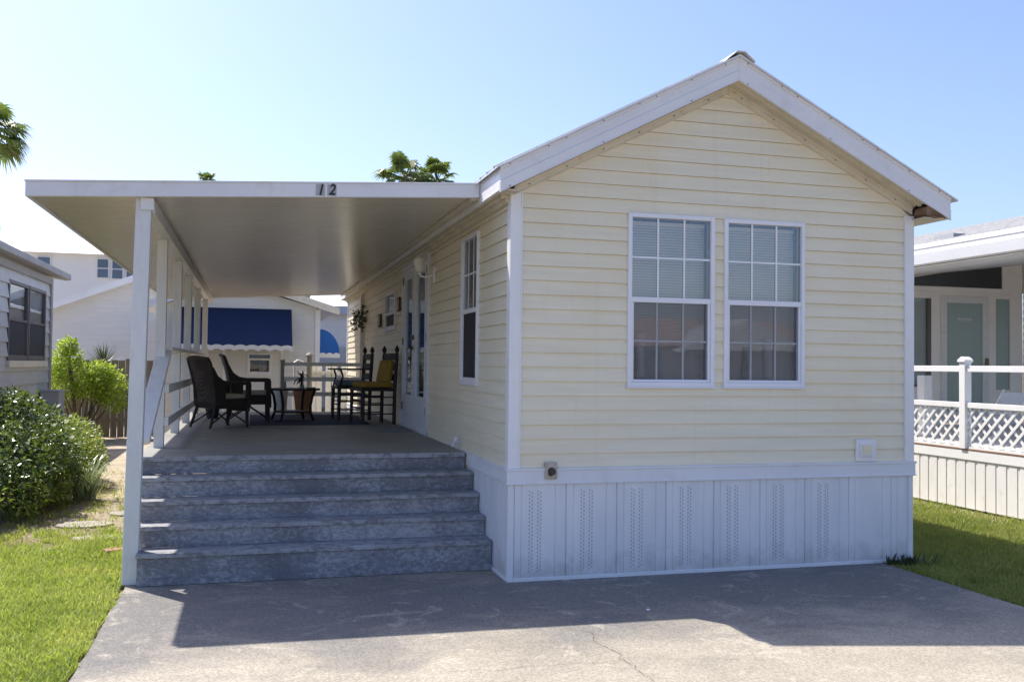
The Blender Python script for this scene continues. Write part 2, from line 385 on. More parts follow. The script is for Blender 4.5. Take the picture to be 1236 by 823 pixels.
# slab with a slightly ragged outline
def ragged(x0,y0,x1,y1,n,amp):
    out=[]
    for i in range(n):
        t=i/n; x=x0+(x1-x0)*t; y=y0+(y1-y0)*t; d=amp*(mnoise.noise((x*3,y*3,0))+.5*mnoise.noise((x*11,y*11,1)))
        out.append((x+d,y+d))
    return out
outl = ragged(-2.88,-16,3.52,-16,8,0)+ragged(3.52,-16,3.40,.05,150,.012)+[(3.40,.6)]+ragged(-2.86,.6,-2.88,-16,150,.014)
n=len(outl); dw.v=[(x,y,0) for x,y in outl]+[(x,y,-.12) for x,y in outl]
dw.f.append(tuple(range(n)))
for i in range(n): j=(i+1)%n; dw.f.append((i,n+i,n+j,j))
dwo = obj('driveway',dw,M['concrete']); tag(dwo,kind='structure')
ck = MB()
def crack(p0,p1,wd,n=40,amp=.03,seed=0):
    p0=Vector(p0);p1=Vector(p1);d=(p1-p0);nrm=Vector((-d.y,d.x)).normalized();pts=[]
    for i in range(n+1):
        t=i/n; o=amp*(mnoise.noise((t*6,seed,0))*1.2+.5*mnoise.noise((t*23,seed,5))); pts.append(p0+d*t+nrm*o)
    for i in range(n):
        a,b=pts[i],pts[i+1]; w0=wd*(.4+.6*abs(mnoise.noise((i*.4,seed,9)))*2); q=nrm*w0/2
        ck.quad((a.x-q.x,a.y-q.y,.004),(b.x-q.x,b.y-q.y,.004),(b.x+q.x,b.y+q.y,.004),(a.x+q.x,a.y+q.y,.004))
crack((.10,-1.4),(.16,-2.6),.004,30,.05,1); crack((-.9,-2.02),(.3,-2.05),.004,50,.05,4); crack((.3,-2.05),(1.0,-2.25),.003,30,.05,5)
crack((1.2,-.3),(1.9,-1.6),.002,30,.08,8)
obj('hairline_crack',ck,M['crack'],dwo,fixn=False)

def blades(name, region, dens, hmin, hmax, mat, keep, label, cat, seed=1):
    r=np.random.default_rng(seed); x0,x1,y0,y1=region; N=int((x1-x0)*(y1-y0)*dens)
    xs=r.uniform(x0,x1,N); ys=r.uniform(y0,y1,N); V=[];F=[]
    for x,y in zip(xs,ys):
        k=keep(x,y)
        if r.random()>k: continue
        h=r.uniform(hmin,hmax)*(.6+.7*(.5+.5*mnoise.noise((x*2.2,y*2.2,2)))); a=r.uniform(0,6.283); wd=r.uniform(.003,.006)
        lx,ly=math.cos(a)*wd,math.sin(a)*wd; b=r.uniform(0,6.283); le=r.uniform(.1,.9)*h
        dx,dy=math.cos(b)*le,math.sin(b)*le; z=-.035; n=len(V)
        V += [(x-lx,y-ly,z),(x+lx,y+ly,z),(x+lx*.8+dx*.35,y+ly*.8+dy*.35,z+h*.6),(x-lx*.8+dx*.35,y-ly*.8+dy*.35,z+h*.6),(x+dx,y+dy,z+h)]
        F += [(n,n+1,n+2,n+3),(n+3,n+2,n+4)]
    mb=MB(); mb.v=V; mb.f=F
    o=obj(name,mb,mat,fixn=False); tag(o,label,cat,kind='stuff'); return o
def keepL(x,y):
    e=-2.885+.05*mnoise.noise((x*4,y*9,0))
    if x>e: return 0
    n=mnoise.noise((x*1.7,y*1.7,7)); n2=mnoise.noise((x*5,y*5,4))
    t=(y-1.75)+n*1.1
    base=1 if t<0 else max(0,1-t*.9)
    patch=.5 if (y<7 and n2>.05) else .05
    if y>10: patch=.03
    return max(base*(.75+.25*(n2>-.25)),patch)
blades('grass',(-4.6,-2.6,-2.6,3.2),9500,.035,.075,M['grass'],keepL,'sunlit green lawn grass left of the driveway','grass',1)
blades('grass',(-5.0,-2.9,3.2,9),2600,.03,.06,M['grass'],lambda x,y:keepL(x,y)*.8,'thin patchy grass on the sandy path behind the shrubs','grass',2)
def keepR(x,y):
    e=3.41+(-.008)*(y) +.05*mnoise.noise((x*6,y*6,0))
    if x<e and y<.1: return 0
    if y>=.1 and x<3.78: return 0
    if x>6.55-0.0*y: return 0
    n=mnoise.noise((x*2,y*2,5))
    edge = 1 if x<6.2 else .35
    return (.85+.15*n)*edge
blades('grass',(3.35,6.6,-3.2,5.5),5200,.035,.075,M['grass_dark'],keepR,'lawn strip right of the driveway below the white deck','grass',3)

for (x,y,sx,sy,lab) in ((-3.35,2.75,.26,.16,'flat pale stepping stone nearest the lawn'),(-3.62,3.6,.3,.2,'pale stepping stone beside the spiky plant'),(-3.25,4.3,.25,.18,'pale stepping stone near the porch side'),(-3.75,2.15,.28,.16,'pale flat stone in the grass near the shrub shadow')):
    mb=MB(); k=9; pts=[]
    for i in range(k):
        t=2*math.pi*i/k; r=1+.18*mnoise.noise((i*1.3,x,y)); pts.append((x+math.cos(t)*sx*r,y+math.sin(t)*sy*r))
    mb.prism(pts,2,-.05,-.015+.006*mnoise.noise((x,y,0))); o=obj('stepping_stone',mb,M['stone'],loc=(x,y,-.03),bevel=.008); tag(o,lab,'stone',group='flat stones along the side path')
mb=MB().bar((-3.2,1.93,-.01),(-2.96,2.02,-.01),.12,.05); tag(obj('brick_paver',mb,M['brick'],loc=(-3.08,1.97,-.03),bevel=.006),'reddish brick paver lying beside the first porch post','brick')
mb=MB(); mb.lathe([(0.0,0),(.012,.003),(.014,.008),(.006,.014)],(.72,-1.05,0),8); tag(obj('pebble',mb,M['white_clean'],loc=(.72,-1.05,0)),'small white pebble on the shaded driveway','pebble')

# ================================================================== generic lap siding
def lap(mb, axis, pos, out, u0,u1,z0,z1, course, holes=(), clip=None, du=.35, d=.014, wob=.0015, zb=None):
    """lapped boards on a plane. axis 1: wall at y=pos spanning x; axis 0: wall at x=pos spanning y. out=-1/+1 is the outward direction."""
    zb = z0 if zb is None else zb
    zs=set([z0,z1]); k=math.ceil((z0-zb)/course-1e-6)
    while zb+k*course<z1: 
        if zb+k*course>z0: zs.add(round(zb+k*course,5))
        k+=1
    us=set([u0,u1]); nu=max(1,int((u1-u0)/du))
    for i in range(1,nu): us.add(u0+(u1-u0)*i/nu)
    for (a,b,c,e) in holes: us|={a,b}; zs|={c,e}
    zs=sorted(zs); us=sorted(us)
    def P(u,z,f,top=False):
        # f: fraction within course (0 bottom -> thick, 1 top -> thin)
        w_=wob*mnoise.noise((u*1.3,z*9,pos)) if wob else 0
        off=out*(d*(1-f)+.001)+out*w_
        zz=z+(w_*.7)
        return (u,pos+off,zz) if axis==1 else (pos+off,u,zz)
    for i in range(len(zs)-1):
        za,zc=zs[i],zs[i+1]; kk=math.floor((za-zb)/course+1e-6); fa=(za-zb)/course-kk; fc=(zc-zb)/course-kk
        for j in range(len(us)-1):
            ua,ub=us[j],us[j+1]; um=(ua+ub)/2; zm=(za+zc)/2
            if any(a-1e-6<um<b+1e-6 and c<zm<e for a,b,c,e in holes): continue
            if clip:
                la,ra=clip(za); lc,rc=clip(zc)
                if la<=ua and lc<=ua and ra>=ub and rc>=ub: pass
                else:
                    poly=[(ua,za),(ub,za),(ub,zc),(ua,zc)]
                    for sgn,(c0,c1) in ((1,(la,lc)),(-1,(ra,rc))):
                        g_=lambda p: sgn*(p[0]-(c0+(c1-c0)*(p[1]-za)/(zc-za)))
                        out2=[]
                        for q in range(len(poly)):
                            p,r_=poly[q],poly[(q+1)%len(poly)]; gp,gr=g_(p),g_(r_)
                            if gp>=0: out2.append(p)
                            if gp*gr<0: t_=gp/(gp-gr); out2.append((p[0]+(r_[0]-p[0])*t_,p[1]+(r_[1]-p[1])*t_))
                        poly=out2
                        if len(poly)<3: break
                    if len(poly)>=3:
                        n0=len(mb.v); mb.v+=[P(u_,z_,fa+(fc-fa)*(z_-za)/(zc-za)) for u_,z_ in poly]; mb.f.append(tuple(range(n0,n0+len(poly))))
                    if fa<1e-4:
                        A,B_=max(ua,la),min(ub,ra)
                        if B_>A:
                            q1,q2=P(A,za,0),P(B_,za,0)
                            mb.quad(P(A,za+.002,1),P(B_,za+.002,1),q2,q1)
                    continue
                A,B_,A2,B2=ua,ub,ua,ub
            else: A,B_,A2,B2=ua,ub,ua,ub
            mb.quad(P(A,za,fa),P(B_,za,fa),P(B2,zc,fc),P(A2,zc,fc))
            if fa<1e-4:
                w_=out*.001
                q1,q2=P(A,za,0),P(B_,za,0)
                if axis==1: mb.quad((A,pos+w_,q1[2]+.002),(B_,pos+w_,q2[2]+.002),q2,q1)
                else: mb.quad((pos+w_,A,q1[2]+.002),(pos+w_,B_,q2[2]+.002),q2,q1)
    return mb

def window(parent, name, axis, pos, out, u0,u1,z0,z1, fmat, label=None, rail=None, fw=.035, proud=.03, grid=(3,2), lowgrid=True, blind='blinds', screen='screen', glass='glass', panemat=None, depth=.05):
    """double hung window: outer frame > panes, grille, blind, screen"""
    rail = (z0+z1)/2 if rail is None else rail
    def bx(mb,ua,ub,za,zb,oa,ob):
        lo,hi=sorted((pos+out*oa,pos+out*ob))
        if axis==1: mb.box(ua,ub,lo,hi,za,zb)
        else: mb.box(lo,hi,ua,ub,za,zb)
    f=MB()
    bx(f,u0,u0+fw,z0,z1,-depth,proud); bx(f,u1-fw,u1,z0,z1,-depth,proud)
    bx(f,u0+fw,u1-fw,z0,z0+fw,-depth,proud); bx(f,u0+fw,u1-fw,z1-fw,z1,-depth,proud)
    bx(f,u0+fw,u1-fw,rail-.022,rail+.022,-depth+.02,proud-.006)
    # thin flange / shadow lip and bottom sash frame
    bx(f,u0-.012,u1+.012,z0-.014,z0,0,proud+.008)
    s=.022
    bx(f,u0+fw,u0+fw+s,z0+fw,rail-.022,-.03,proud-.014); bx(f,u1-fw-s,u1-fw,z0+fw,rail-.022,-.03,proud-.014)
    bx(f,u0+fw+s,u1-fw-s,z0+fw,z0+fw+s,-.03,proud-.014)
    o=obj(name,f,fmat,parent,bevel=.003)
    if label: o['label']=label
    gm=MB(); bx(gm,u0+fw,u1-fw,rail+.022,z1-fw,-.004,.0); bx(gm,u0+fw+s,u1-fw-s,z0+fw+s,rail-.022,-.020,-.016)
    obj('pane',gm,M[glass] if panemat is None else panemat,o)
    if grid:
        m=MB(); W=u1-u0-2*fw
        def g(za,zb,off,ins):
            for i in range(1,grid[0]): uc=u0+fw+W*i/grid[0]; bx(m,uc-.008,uc+.008,za,zb,off-.004,off)
            for i in range(1,grid[1]): zc=za+(zb-za)*i/grid[1]; bx(m,u0+fw+ins,u1-fw-ins,zc-.008,zc+.008,off-.0055,off-.0015)
        g(rail+.022,z1-fw,.0065,0)
        if lowgrid: g(z0+fw+s,rail-.022,-.0085,s)
        obj('grille',m,M['muntin'],o)
    if screen:
        m=MB(); bx(m,u0+fw+s,u1-fw-s,z0+fw+s,rail-.022,.004,.0055); obj('screen',m,M[screen],o)
    if blind=='blinds':
        BD=.10; m=MB(); z=z1-fw-.05
        while z>z0+.02:
            a=.008; za=z; 
            if axis==1: m.quad((u0+fw,pos-out*BD,za),(u1-fw,pos-out*BD,za),(u1-fw,pos-out*(BD+.014),za+.022),(u0+fw,pos-out*(BD+.014),za+.022))
            else: m.quad((pos-out*BD,u0+fw,za),(pos-out*BD,u1-fw,za),(pos-out*(BD+.014),u1-fw,za+.022),(pos-out*(BD+.014),u0+fw,za+.022))
            z-=.0225
        for t in (.2,.8): uc=u0+(u1-u0)*t; bx(m,uc-.001,uc+.001,z0+.03,z1-fw,-BD+.002,-BD+.003)
        bx(m,u0+fw,u1-fw,z1-fw-.045,z1-fw-.012,-BD-.025,-BD)
        obj('blind',m,M['blind'],o,fixn=False)
    elif blind=='curtain':
        m=MB(); n=40
        for i in range(n):
            a=u0+(u1-u0)*i/n; b=u0+(u1-u0)*(i+1)/n
            da=-.07+.012*math.sin(i*1.1); db=-.07+.012*math.sin((i+1)*1.1)
            if axis==1: m.quad((a,pos+out*da,z0),(b,pos+out*db,z0),(b,pos+out*db,z1),(a,pos+out*da,z1))
            else: m.quad((pos+out*da,a,z0),(pos+out*db,b,z0),(pos+out*db,b,z1),(pos+out*da,a,z1))
        obj('curtain',m,M['curtain'],o,fixn=False)
    elif blind=='dark':
        m=MB(); bx(m,u0+fw,u1-fw,z0+fw,z1-fw,-.10,-.09); obj('dark_room',m,M['interior'],o)
    return o

# ================================================================== THE HOUSE
HX, HY = 3.70, 13.0
ZT, ZB = .885, .765          # top of the band, top of the skirting
house = thing('mobile_home','cream vinyl sided mobile home with gabled metal roof and white skirting','house',(0,0,0))
PX, PZ = 1.87, 4.06          # wall apex
EL, ER = 3.09, 3.09
sl = (PZ-EL)/PX; sr = (PZ-ER)/(HX-PX)
def gclip(z):
    l = 0 if z<=EL else (z-EL)/sl; r = HX if z<=ER else HX-(z-ER)/sr
    return (l, r)
WIN = [(.975,1.755,1.535,2.955),(1.845,2.615,1.535,2.95)]
front = lap(MB(),1,0,-1,.0,HX,ZT,PZ,.1145,holes=WIN,clip=gclip)
obj('front_wall',front,M['siding'],house,fixn=False)
SW = (1.08,1.77,1.52,2.91); SW2=(6.15,7.15,2.2,2.75); DR=(3.5,5.4,.885,3.0)
side = lap(MB(),0,0,-1,0,HY,ZT,EL,.1145,holes=[SW,SW2,DR])
obj('side_wall',side,M['siding'],house,fixn=False)
obj('far_side_wall',lap(MB(),0,HX,1,0,HY,ZT,ER,.1145),M['siding'],house,fixn=False)
obj('back_wall',lap(MB(),1,HY,1,0,HX,ZT,PZ,.1145,clip=gclip),M['siding'],house,fixn=False)
# interior shell: floor, ceiling and an inner partition so rooms are dark
it=MB(); it.box(.08,HX-.08,.25,HY-.1,ZT,ZT+.05); it.box(.08,HX-.08,.08,HY-.1,EL-.05,EL); it.box(.08,HX-.08,.62,.66,ZT+.05,EL-.05); it.box(.42,.46,.7,HY-.2,ZT+.05,EL-.05)
obj('room_lining',it,M['interior'],house)
# corner trims
for cx_,cy_,sx,sy in ((0,0,-1,-1),(HX,0,1,-1),(0,HY,-1,1),(HX,HY,1,1)):
    t=MB(); wd=.075
    a,b=sorted((cx_+sx*.024,cx_-sx*wd)); c,d=sorted((cy_+sy*.024,cy_-sy*.0))
    t.box(a,b,*sorted((cy_+sy*.024,cy_+sy*.002)),ZT,EL-.02)
    t.box(*sorted((cx_+sx*.024,cx_+sx*.002)),*sorted((cy_+sy*.0015,cy_-sy*wd)),ZT,EL-.02)
    t.box(*sorted((cx_-sx*(wd-.012),cx_-sx*wd)),*sorted((cy_+sy*.030,cy_+sy*.024)),ZT,EL-.02)
    obj('corner_trim',t,M['white_clean'],house,bevel=.003)
# band
t=MB(); P_=.032
t.box(-P_,HX+P_,-P_,-.002,ZB,ZT-.018); t.box(-P_,-.002,0,HY,ZB,ZT-.018); t.box(HX+.002,HX+P_,0,HY,ZB,ZT-.018)
t.box(-P_-.008,HX+P_+.008,-P_-.008,-.002,ZT-.018,ZT); t.box(-P_-.008,-.002,0,HY,ZT-.018,ZT); t.box(HX+.002,HX+P_+.008,0,HY,ZT-.018,ZT)
t.box(-P_-.006,HX+P_+.006,-P_-.006,-.004,ZB-.006,ZB+.008)
obj('band_trim',t,M['skirt_trim'],house,bevel=.003)
# skirting: vertical V-groove panels
def skirting(axis,pos,out,u0,u1,zt,pitch):
    mb=MB(); prof=[]; u=u0
    base=[(0,.001),(.007,.013),(.055,.013),(.062,.006),(.069,.013),(.335,.013),(.342,.006),(.349,.013),(.400,.013),(.426,.013)]
    k=0
    while u<u1:
        for du_,o_ in base:
            uu=u+du_*(pitch/.4325)
            if uu>u1: break
            prof.append((uu,o_))
        u+=pitch
    prof.append((u1,.0)); prof=sorted(set(prof))
    for (a,oa),(b,ob) in zip(prof,prof[1:]):
        if b-a<1e-6: continue
        pa=pos+out*oa; pb=pos+out*ob
        if axis==1: mb.quad((a,pa,.0),(b,pb,.0),(b,pb,zt),(a,pa,zt))
        else: mb.quad((pa,a,.0),(pb,b,.0),(pb,b,zt),(pa,a,zt))
    return mb
obj('front_skirting',skirting(1,-.004,-1,0.03,HX,ZB,.4325),M['skirt'],house,fixn=False)
obj('side_skirting',skirting(0,-.004,-1,0,HY,ZB,.22),M['skirt_side'],house,fixn=False)
obj('far_side_skirting',skirting(0,HX+.004,1,0,HY,ZB,.4325),M['skirt_side'],house,fixn=False)
t=MB(); t.box(-.020,.03,-.022,-.003,0,ZB); t.box(-.020,-.003,-.003,.03,0,ZB); t.box(HX-.03,HX+.014,-.022,-.003,0.0,ZB)
t.box(.03,HX-.03,-.026,-.003,0,.028); t.box(-.024,-.003,.03,HY,0,.028)
obj('skirting_trim',t,M['skirt_trim'],house,bevel=.003)
# windows
for i,(a,b,c,d) in enumerate(WIN):
    wn=window(house,'window',1,0,-1,a,b,c,d,M['window_white'],'front window, '+('left' if i==0 else 'right')+' of the pair, with closed blinds',rail=2.245)
window(house,'window',0,0,-1,*SW,M['window_white'],'tall narrow side window with dark lower screen',rail=2.2,grid=(3,2),lowgrid=False,blind='curtain',screen='screen_side')
window(house,'window',0,0,-1,*SW2,M['window_white'],'small high side window beyond the doors',rail=2.44,grid=None,blind='curtain',screen='screen_side',glass='glass_far')
# patio doors
dr=MB(); y0,y1,z0,z1=DR; fw=.07
dr.box(-.035,.05,y0,y0+fw,z0,z1); dr.box(-.035,.05,y1-fw,y1,z0,z1); dr.box(-.035,.05,y0+fw,y1-fw,z1-fw,z1); dr.box(-.05,.05,y0,y1,z0-.02,z0+.03)
dfr=obj('door_frame',dr,M['door'],house,bevel=.004)
ym=(y0+y1)/2
for k,(a,b) in enumerate(((y0+fw,ym-.004),(ym+.004,y1-fw))):
    d=MB(); s=.13; d.box(-.02,.025,a,a+s,z0+.03,z1-fw); d.box(-.02,.025,b-s,b,z0+.03,z1-fw); d.box(-.02,.025,a+s,b-s,z0+.03,z0+.42); d.box(-.02,.025,a+s,b-s,z1-fw-.14,z1-fw)
    for q in (.012,): 
        d.box(-.032,-.02,a+s-.03,a+s,z0+.42-.03,z1-fw-.11); d.box(-.032,-.02,b-s,b-s+.03,z0+.42-.03,z1-fw-.11); d.box(-.032,-.02,a+s,b-s,z0+.39,z0+.42); d.box(-.032,-.02,a+s,b-s,z1-fw-.14,z1-fw-.11)
    dd=obj('door',d,M['door'],house,bevel=.004)
    gl=MB(); gl.box(-.004,.0,a+s,b-s,z0+.42,z1-fw-.14); obj('glass',gl,M['glass_dark'],dd)
    cu=MB()
    n=16
    for i in range(n):
        aa=a+s+(b-a-2*s)*i/n; bb=a+s+(b-a-2*s)*(i+1)/n
        cu.quad((.035+.01*(i%2),aa,z0+.42),(.035+.01*((i+1)%2),bb,z0+.42),(.035+.01*((i+1)%2),bb,z1-fw-.14),(.035+.01*(i%2),aa,z1-fw-.14))
    obj('curtain',cu,M['curtain'],dd,fixn=False)
    if k==1:
        h=MB(); yy=a+.06
        h.lathe([(.026,0),(.026,.012)],(0,0,0),14); 
        h.v=[(-.032+ -z, yy+x, 1.90+y) for x,y,z in h.v]
        h.tube([(-.04,yy,1.90),(-.075,yy,1.90),(-.08,yy+.04,1.90),(-.08,yy+.12,1.895)],.010,8)
        obj('handle',h,M['brass'],dd)
        h=MB(); h.box(-.045,-.02,yy-.028,yy+.028,2.0,2.06); h.tube([(-.044,yy,2.03),(-.06,yy,2.03)],.014,10); obj('lock',h,M['brass'],dd)
    for zz in (1.1,1.95,2.75):
        hg=MB(); ye=a if k==0 else b; hg.tube([(-.03,ye,zz),(-.03,ye,zz+.10)],.009,8); obj('hinge',hg,M['brass'],dd)
# roof
YF=-.2; YB=13.2
RL=(-.16,3.215); RP=(PX,4.265); RR=(3.96,3.215)
def zroof(x): return RL[1]+(RP[1]-RL[1])*(x-RL[0])/(RP[0]-RL[0]) if x<=RP[0] else RP[1]+(RR[1]-RP[1])*(x-RP[0])/(RR[0]-RP[0])
t=MB(); th=.014; e=.035; hang=.03
t.prism([(RL[0]-e,zroof(RL[0]-e)+.001),(RP[0],RP[1]+.001),(RP[0],RP[1]+th+.004),(RL[0]-e,zroof(RL[0]-e)+th)],1,YF-hang,YB+hang)
t.prism([(RP[0],RP[1]+.001),(RR[0]+.06,zroof(RR[0]+.06)+.001),(RR[0]+.06,zroof(RR[0]+.06)+th),(RP[0],RP[1]+th+.004)],1,YF-hang,YB+hang)
y=YF+.05
while y<YB:
    for (xa,xb) in ((RL[0]-e-.004,RP[0]-.06),(RP[0]+.06,RR[0]+.064)):
        A=Vector((xa,y,zroof(xa)+th+.008)); B_=Vector((xb,y,zroof(xb)+th+.008)); t.bar(A,B_,.035,.022)
    y+=.23
ro=obj('roof',t,M['roofmetal'],house,bevel=.002)
t=MB(); cw=.13; h0=.03
t.prism([(PX-cw,zroof(PX-cw)+.028),(PX-.035,RP[1]+.038),(PX+.035,RP[1]+.038),(PX+cw,zroof(PX+cw)+.028),(PX+cw,zroof(PX+cw)+.020),(PX+.035,RP[1]+.03),(PX-.035,RP[1]+.03),(PX-cw,zroof(PX-cw)+.020)],1,YF-hang-.02,YB+.05)
obj('ridge_cap',t,M['white'],ro)
# rake boards, two creased strips each
RH=.195
def rake(xa,xb):
    t=MB(); za,zb=zroof(xa),zroof(xb)
    def strip(z0,z1,ya,yb):  # from offset z0 (down) at depth ya to z1 at yb
        t.hexa([(xa,ya,za-z0),(xb,ya,zb-z0),(xb,yb,zb-z1),(xa,yb,za-z1),(xa,ya+.02,za-z0),(xb,ya+.02,zb-z0),(xb,yb+.02,zb-z1),(xa,yb+.02,za-z1)])
    strip(0,.022,YF-.012,YF-.012); strip(.022,.030,YF-.012,YF-.002); strip(.030,.105,YF-.002,YF-.002); strip(.105,.112,YF-.002,YF-.010); strip(.112,RH-.008,YF-.010,YF-.008); strip(RH-.008,RH,YF-.014,YF-.014)
    o=obj('rake_board',t,M['white'],house)
    n=8
    for i in range(n):
        x=xa+(xb-xa)*(i+.3+.25*math.sin(i*2.1))/n; z=zroof(x)
        for dz in ((.012,) if i%3 else (.012,RH-.012)):
            s=MB(); s.tube([(x,YF-.012,z-dz),(x,YF-.019,z-dz)],.0045,6); obj('nail_head',s,M['darkedge'],o)
    return o
rake(RL[0],PX-.001); rake(PX+.001,RR[0])
# eave fascia, both sides (the canopy butts against the left one)
t=MB(); t.box(RL[0],RL[0]+.02,YF+.02,YB-.02,3.045,3.213); t.box(RL[0]-.006,RL[0]+.02,YF+.02,YB-.02,3.035,3.046)
obj('eave_fascia',t,M['white'],house)
t=MB(); t.box(RR[0]-.02,RR[0],YF+.02,YB-.02,3.03,3.213); obj('eave_fascia',t,M['white'],house)
# front soffit under the rake (ribbed along the slope) and frieze trim on the wall
def soffit(xa,xb,sgn):
    t=MB(); prof=[(YF+.006,RH-.012),(-.165,RH-.012),(-.160,RH-.020),(-.125,RH-.020),(-.120,RH-.004),(-.085,RH-.004),(-.080,RH-.020),(-.045,RH-.020),(-.04,RH-.006),(-.003,RH-.006)]
    za,zb=zroof(xa),zroof(xb)
    for (ya,da),(yb,db) in zip(prof,prof[1:]): t.quad((xa,ya,za-da),(xb,ya,zb-da),(xb,yb,zb-db),(xa,yb,za-db))
    return obj('soffit',t,M['soffit'],house,fixn=False)
soffit(RL[0]+.02,PX,1); soffit(PX,HX+.02,1)
def frieze(xa,xb):
    t=MB(); za,zb=zroof(xa)-RH+.004,zroof(xb)-RH+.004
    def st(z0,z1,ya): t.hexa([(xa,ya,za-z0),(xb,ya,zb-z0),(xb,ya,zb-z1),(xa,ya,za-z1),(xa,-.002,za-z0),(xb,-.002,zb-z0),(xb,-.002,zb-z1),(xa,-.002,za-z1)])
    st(0,.028,-.040); st(.028,.062,-.030); st(.062,.072,-.036)
    o=obj('frieze_trim',t,M['frieze'],house,bevel=.002)
    for i in range(6):
        x=xa+(xb-xa)*(i+.4)/6; z=zroof(x)-RH-.035; s=MB(); s.tube([(x,-.028,z),(x,-.038,z)],.005,6); obj('nail_head',s,M['darkedge'],o)
frieze(.0,PX-.001); frieze(PX+.001,HX)
# side soffit + trims along the left wall top
t=MB(); t.box(RL[0]+.02,-.001,YF+.02,YB,3.045,3.055); t.box(-.05,-.016,.03,HY,2.985,3.044); t.box(-.09,-.05,.03,HY,3.02,3.044)
obj('eave_soffit',t,M['soffit'],house,bevel=.002)
t=MB(); t.box(HX+.001,RR[0]-.02,YF+.02,YB,3.03,3.04); obj('eave_soffit',t,M['soffit'],house)
# rotten return at the right front corner
t=MB(); random.seed(3)
pts=[(HX+.02,3.075),(HX+.05,3.045),(HX+.11,3.03),(HX+.20,3.05),(HX+.245,3.085),(HX+.23,3.12),(HX+.10,3.17),(HX+.03,3.13)]
t.prism(pts,1,-.19,-.02)
for i in range(7):
    x=HX+.03+i*.03; t.bar((x,-.2,3.06+.01*math.sin(i)),(x+.05,-.05,3.05+.012*math.cos(i*2)),.02,.02)
obj('rotten_corner_board',t,M['rot'],house)
# outlet, vent hood, wall lamp, etc.
t=MB(); t.box(.275,.375,-.055,-.012,.80,.93); t.box(.283,.367,-.062,-.055,.808,.922)
ob=obj('power_outlet',t,M['outlet'],house,bevel=.006); ob['label']='rusty weathered outlet box at the band trim'
t=MB(); t.tube([(.325,-.062,.862),(.325,-.10,.862)],[.033,.024],10); t.tube([(.31,-.066,.842),(.31,-.09,.842)],.015,8); obj('inlet_cap',t,M['metal_dark'],ob)
t=MB(); t.box(3.125,3.325,-.030,-.010,.895,1.085); t.box(3.16,3.29,-.040,-.030,.93,1.05); t.box(3.17,3.28,-.046,-.040,.94,.95)
vh=obj('wall_vent',t,M['white_clean'],house,bevel=.004); t=MB(); t.box(3.18,3.27,-.047,-.041,.955,1.035); obj('vent_flap',t,M['siding'],vh)
t=MB(); yl=3.22; zl=2.70
t.box(-.03,-.01,yl-.05,yl+.05,zl-.09,zl+.09); t.tube([(-.03,yl,zl),(-.10,yl,zl-.03),(-.17,yl,zl-.02),(-.19,yl,zl+.02)],.013,8)
wl=obj('wall_lamp',t,M['white_clean'],house,bevel=.003); wl['label']='white upturned porch lantern by the door'
t=MB(); t.lathe([(.02,0),(.045,.02),(.055,.13),(.065,.135),(.06,.15),(.02,.19)],(-.19,yl,zl+.02),12); obj('lamp_shade',t,M['curtain'],wl)
# downspout
t=MB(); t.box(-.085,-.02,9.9,9.98,.9,2.95); 
for z in (1.2,2.0,2.8): t.box(-.09,-.015,9.89,9.99,z,z+.03)
obj('downspout',t,M['white'],house)
# faucet near the deck
t=MB(); t.tube([(-.01,1.75,.95),(-.08,1.75,.95),(-.09,1.75,.91)],.012,8); t.tube([(-.06,1.75,.96),(-.06,1.75,1.0)],.02,8); obj('faucet',t,M['white'],house)
# wall decorations hanging on the porch wall (separate things)
def plaque(y,z,sy,sz,lab,mat1,mat2,name,cat):
    o=thing(name,lab,cat,(-.016,y,z)); t=MB(); t.box(-.035,-.018,y-sy,y+sy,z-sz,z+sz); obj('frame',t,mat1,o,bevel=.003); t=MB(); t.box(-.039,-.035,y-sy*.7,y+sy*.7,z-sz*.75,z+sz*.75); obj('picture',t,mat2,o); return o
plaque(7.75,2.38,.16,.10,'small dark framed plaque left of the small high window',M['dark_wood'],M['cushion_beige'],'wall_plaque','plaque')
plaque(5.75,2.52,.09,.10,'small pale framed plaque between the small window and the doors',M['dark_wood'],M['cushion_beige'],'wall_plaque','plaque')
wr=thing('wall_planter','dark wrought hanging planter with trailing leaves on the downspout end of the porch wall','planter',(-.05,9.7,2.5))
t=MB()
for k in range(3): t.tube([(-.07,9.6+.1*k,2.62),(-.14,9.6+.1*k,2.45),(-.07,9.6+.1*k,2.32)],.008,6)
t.tube([(-.08,9.7,2.75),(-.08,9.7,2.3)],.01,6); obj('bracket',t,M['metal_dark'],wr)
t=MB()
for i in range(160):
    c=Vector((-.13+random.gauss(0,.06),9.7+random.gauss(0,.16),2.5+random.gauss(0,.11))); a=Vector((random.gauss(0,1),random.gauss(0,1),random.gauss(0,1))).normalized()*.04; b=a.cross(Vector((random.random(),random.random(),1))).normalized()*.018
    t.quad(c-a,c+b,c+a,c-b)
obj('foliage',t,M['leaf_dark'],wr,fixn=False)

# ================================================================== PORCH CANOPY
can = thing('porch_canopy','white flat metal porch canopy on square posts numbered 12 on its front edge','canopy',(-2.81,.57,0))
CX0,CX1,CY0,CY1=-3.60,-.165,.45,12.1
def ztop(x): return 3.02+(x+3.60)*.0555
def zbot(x): return ztop(x)-.122
t=MB()
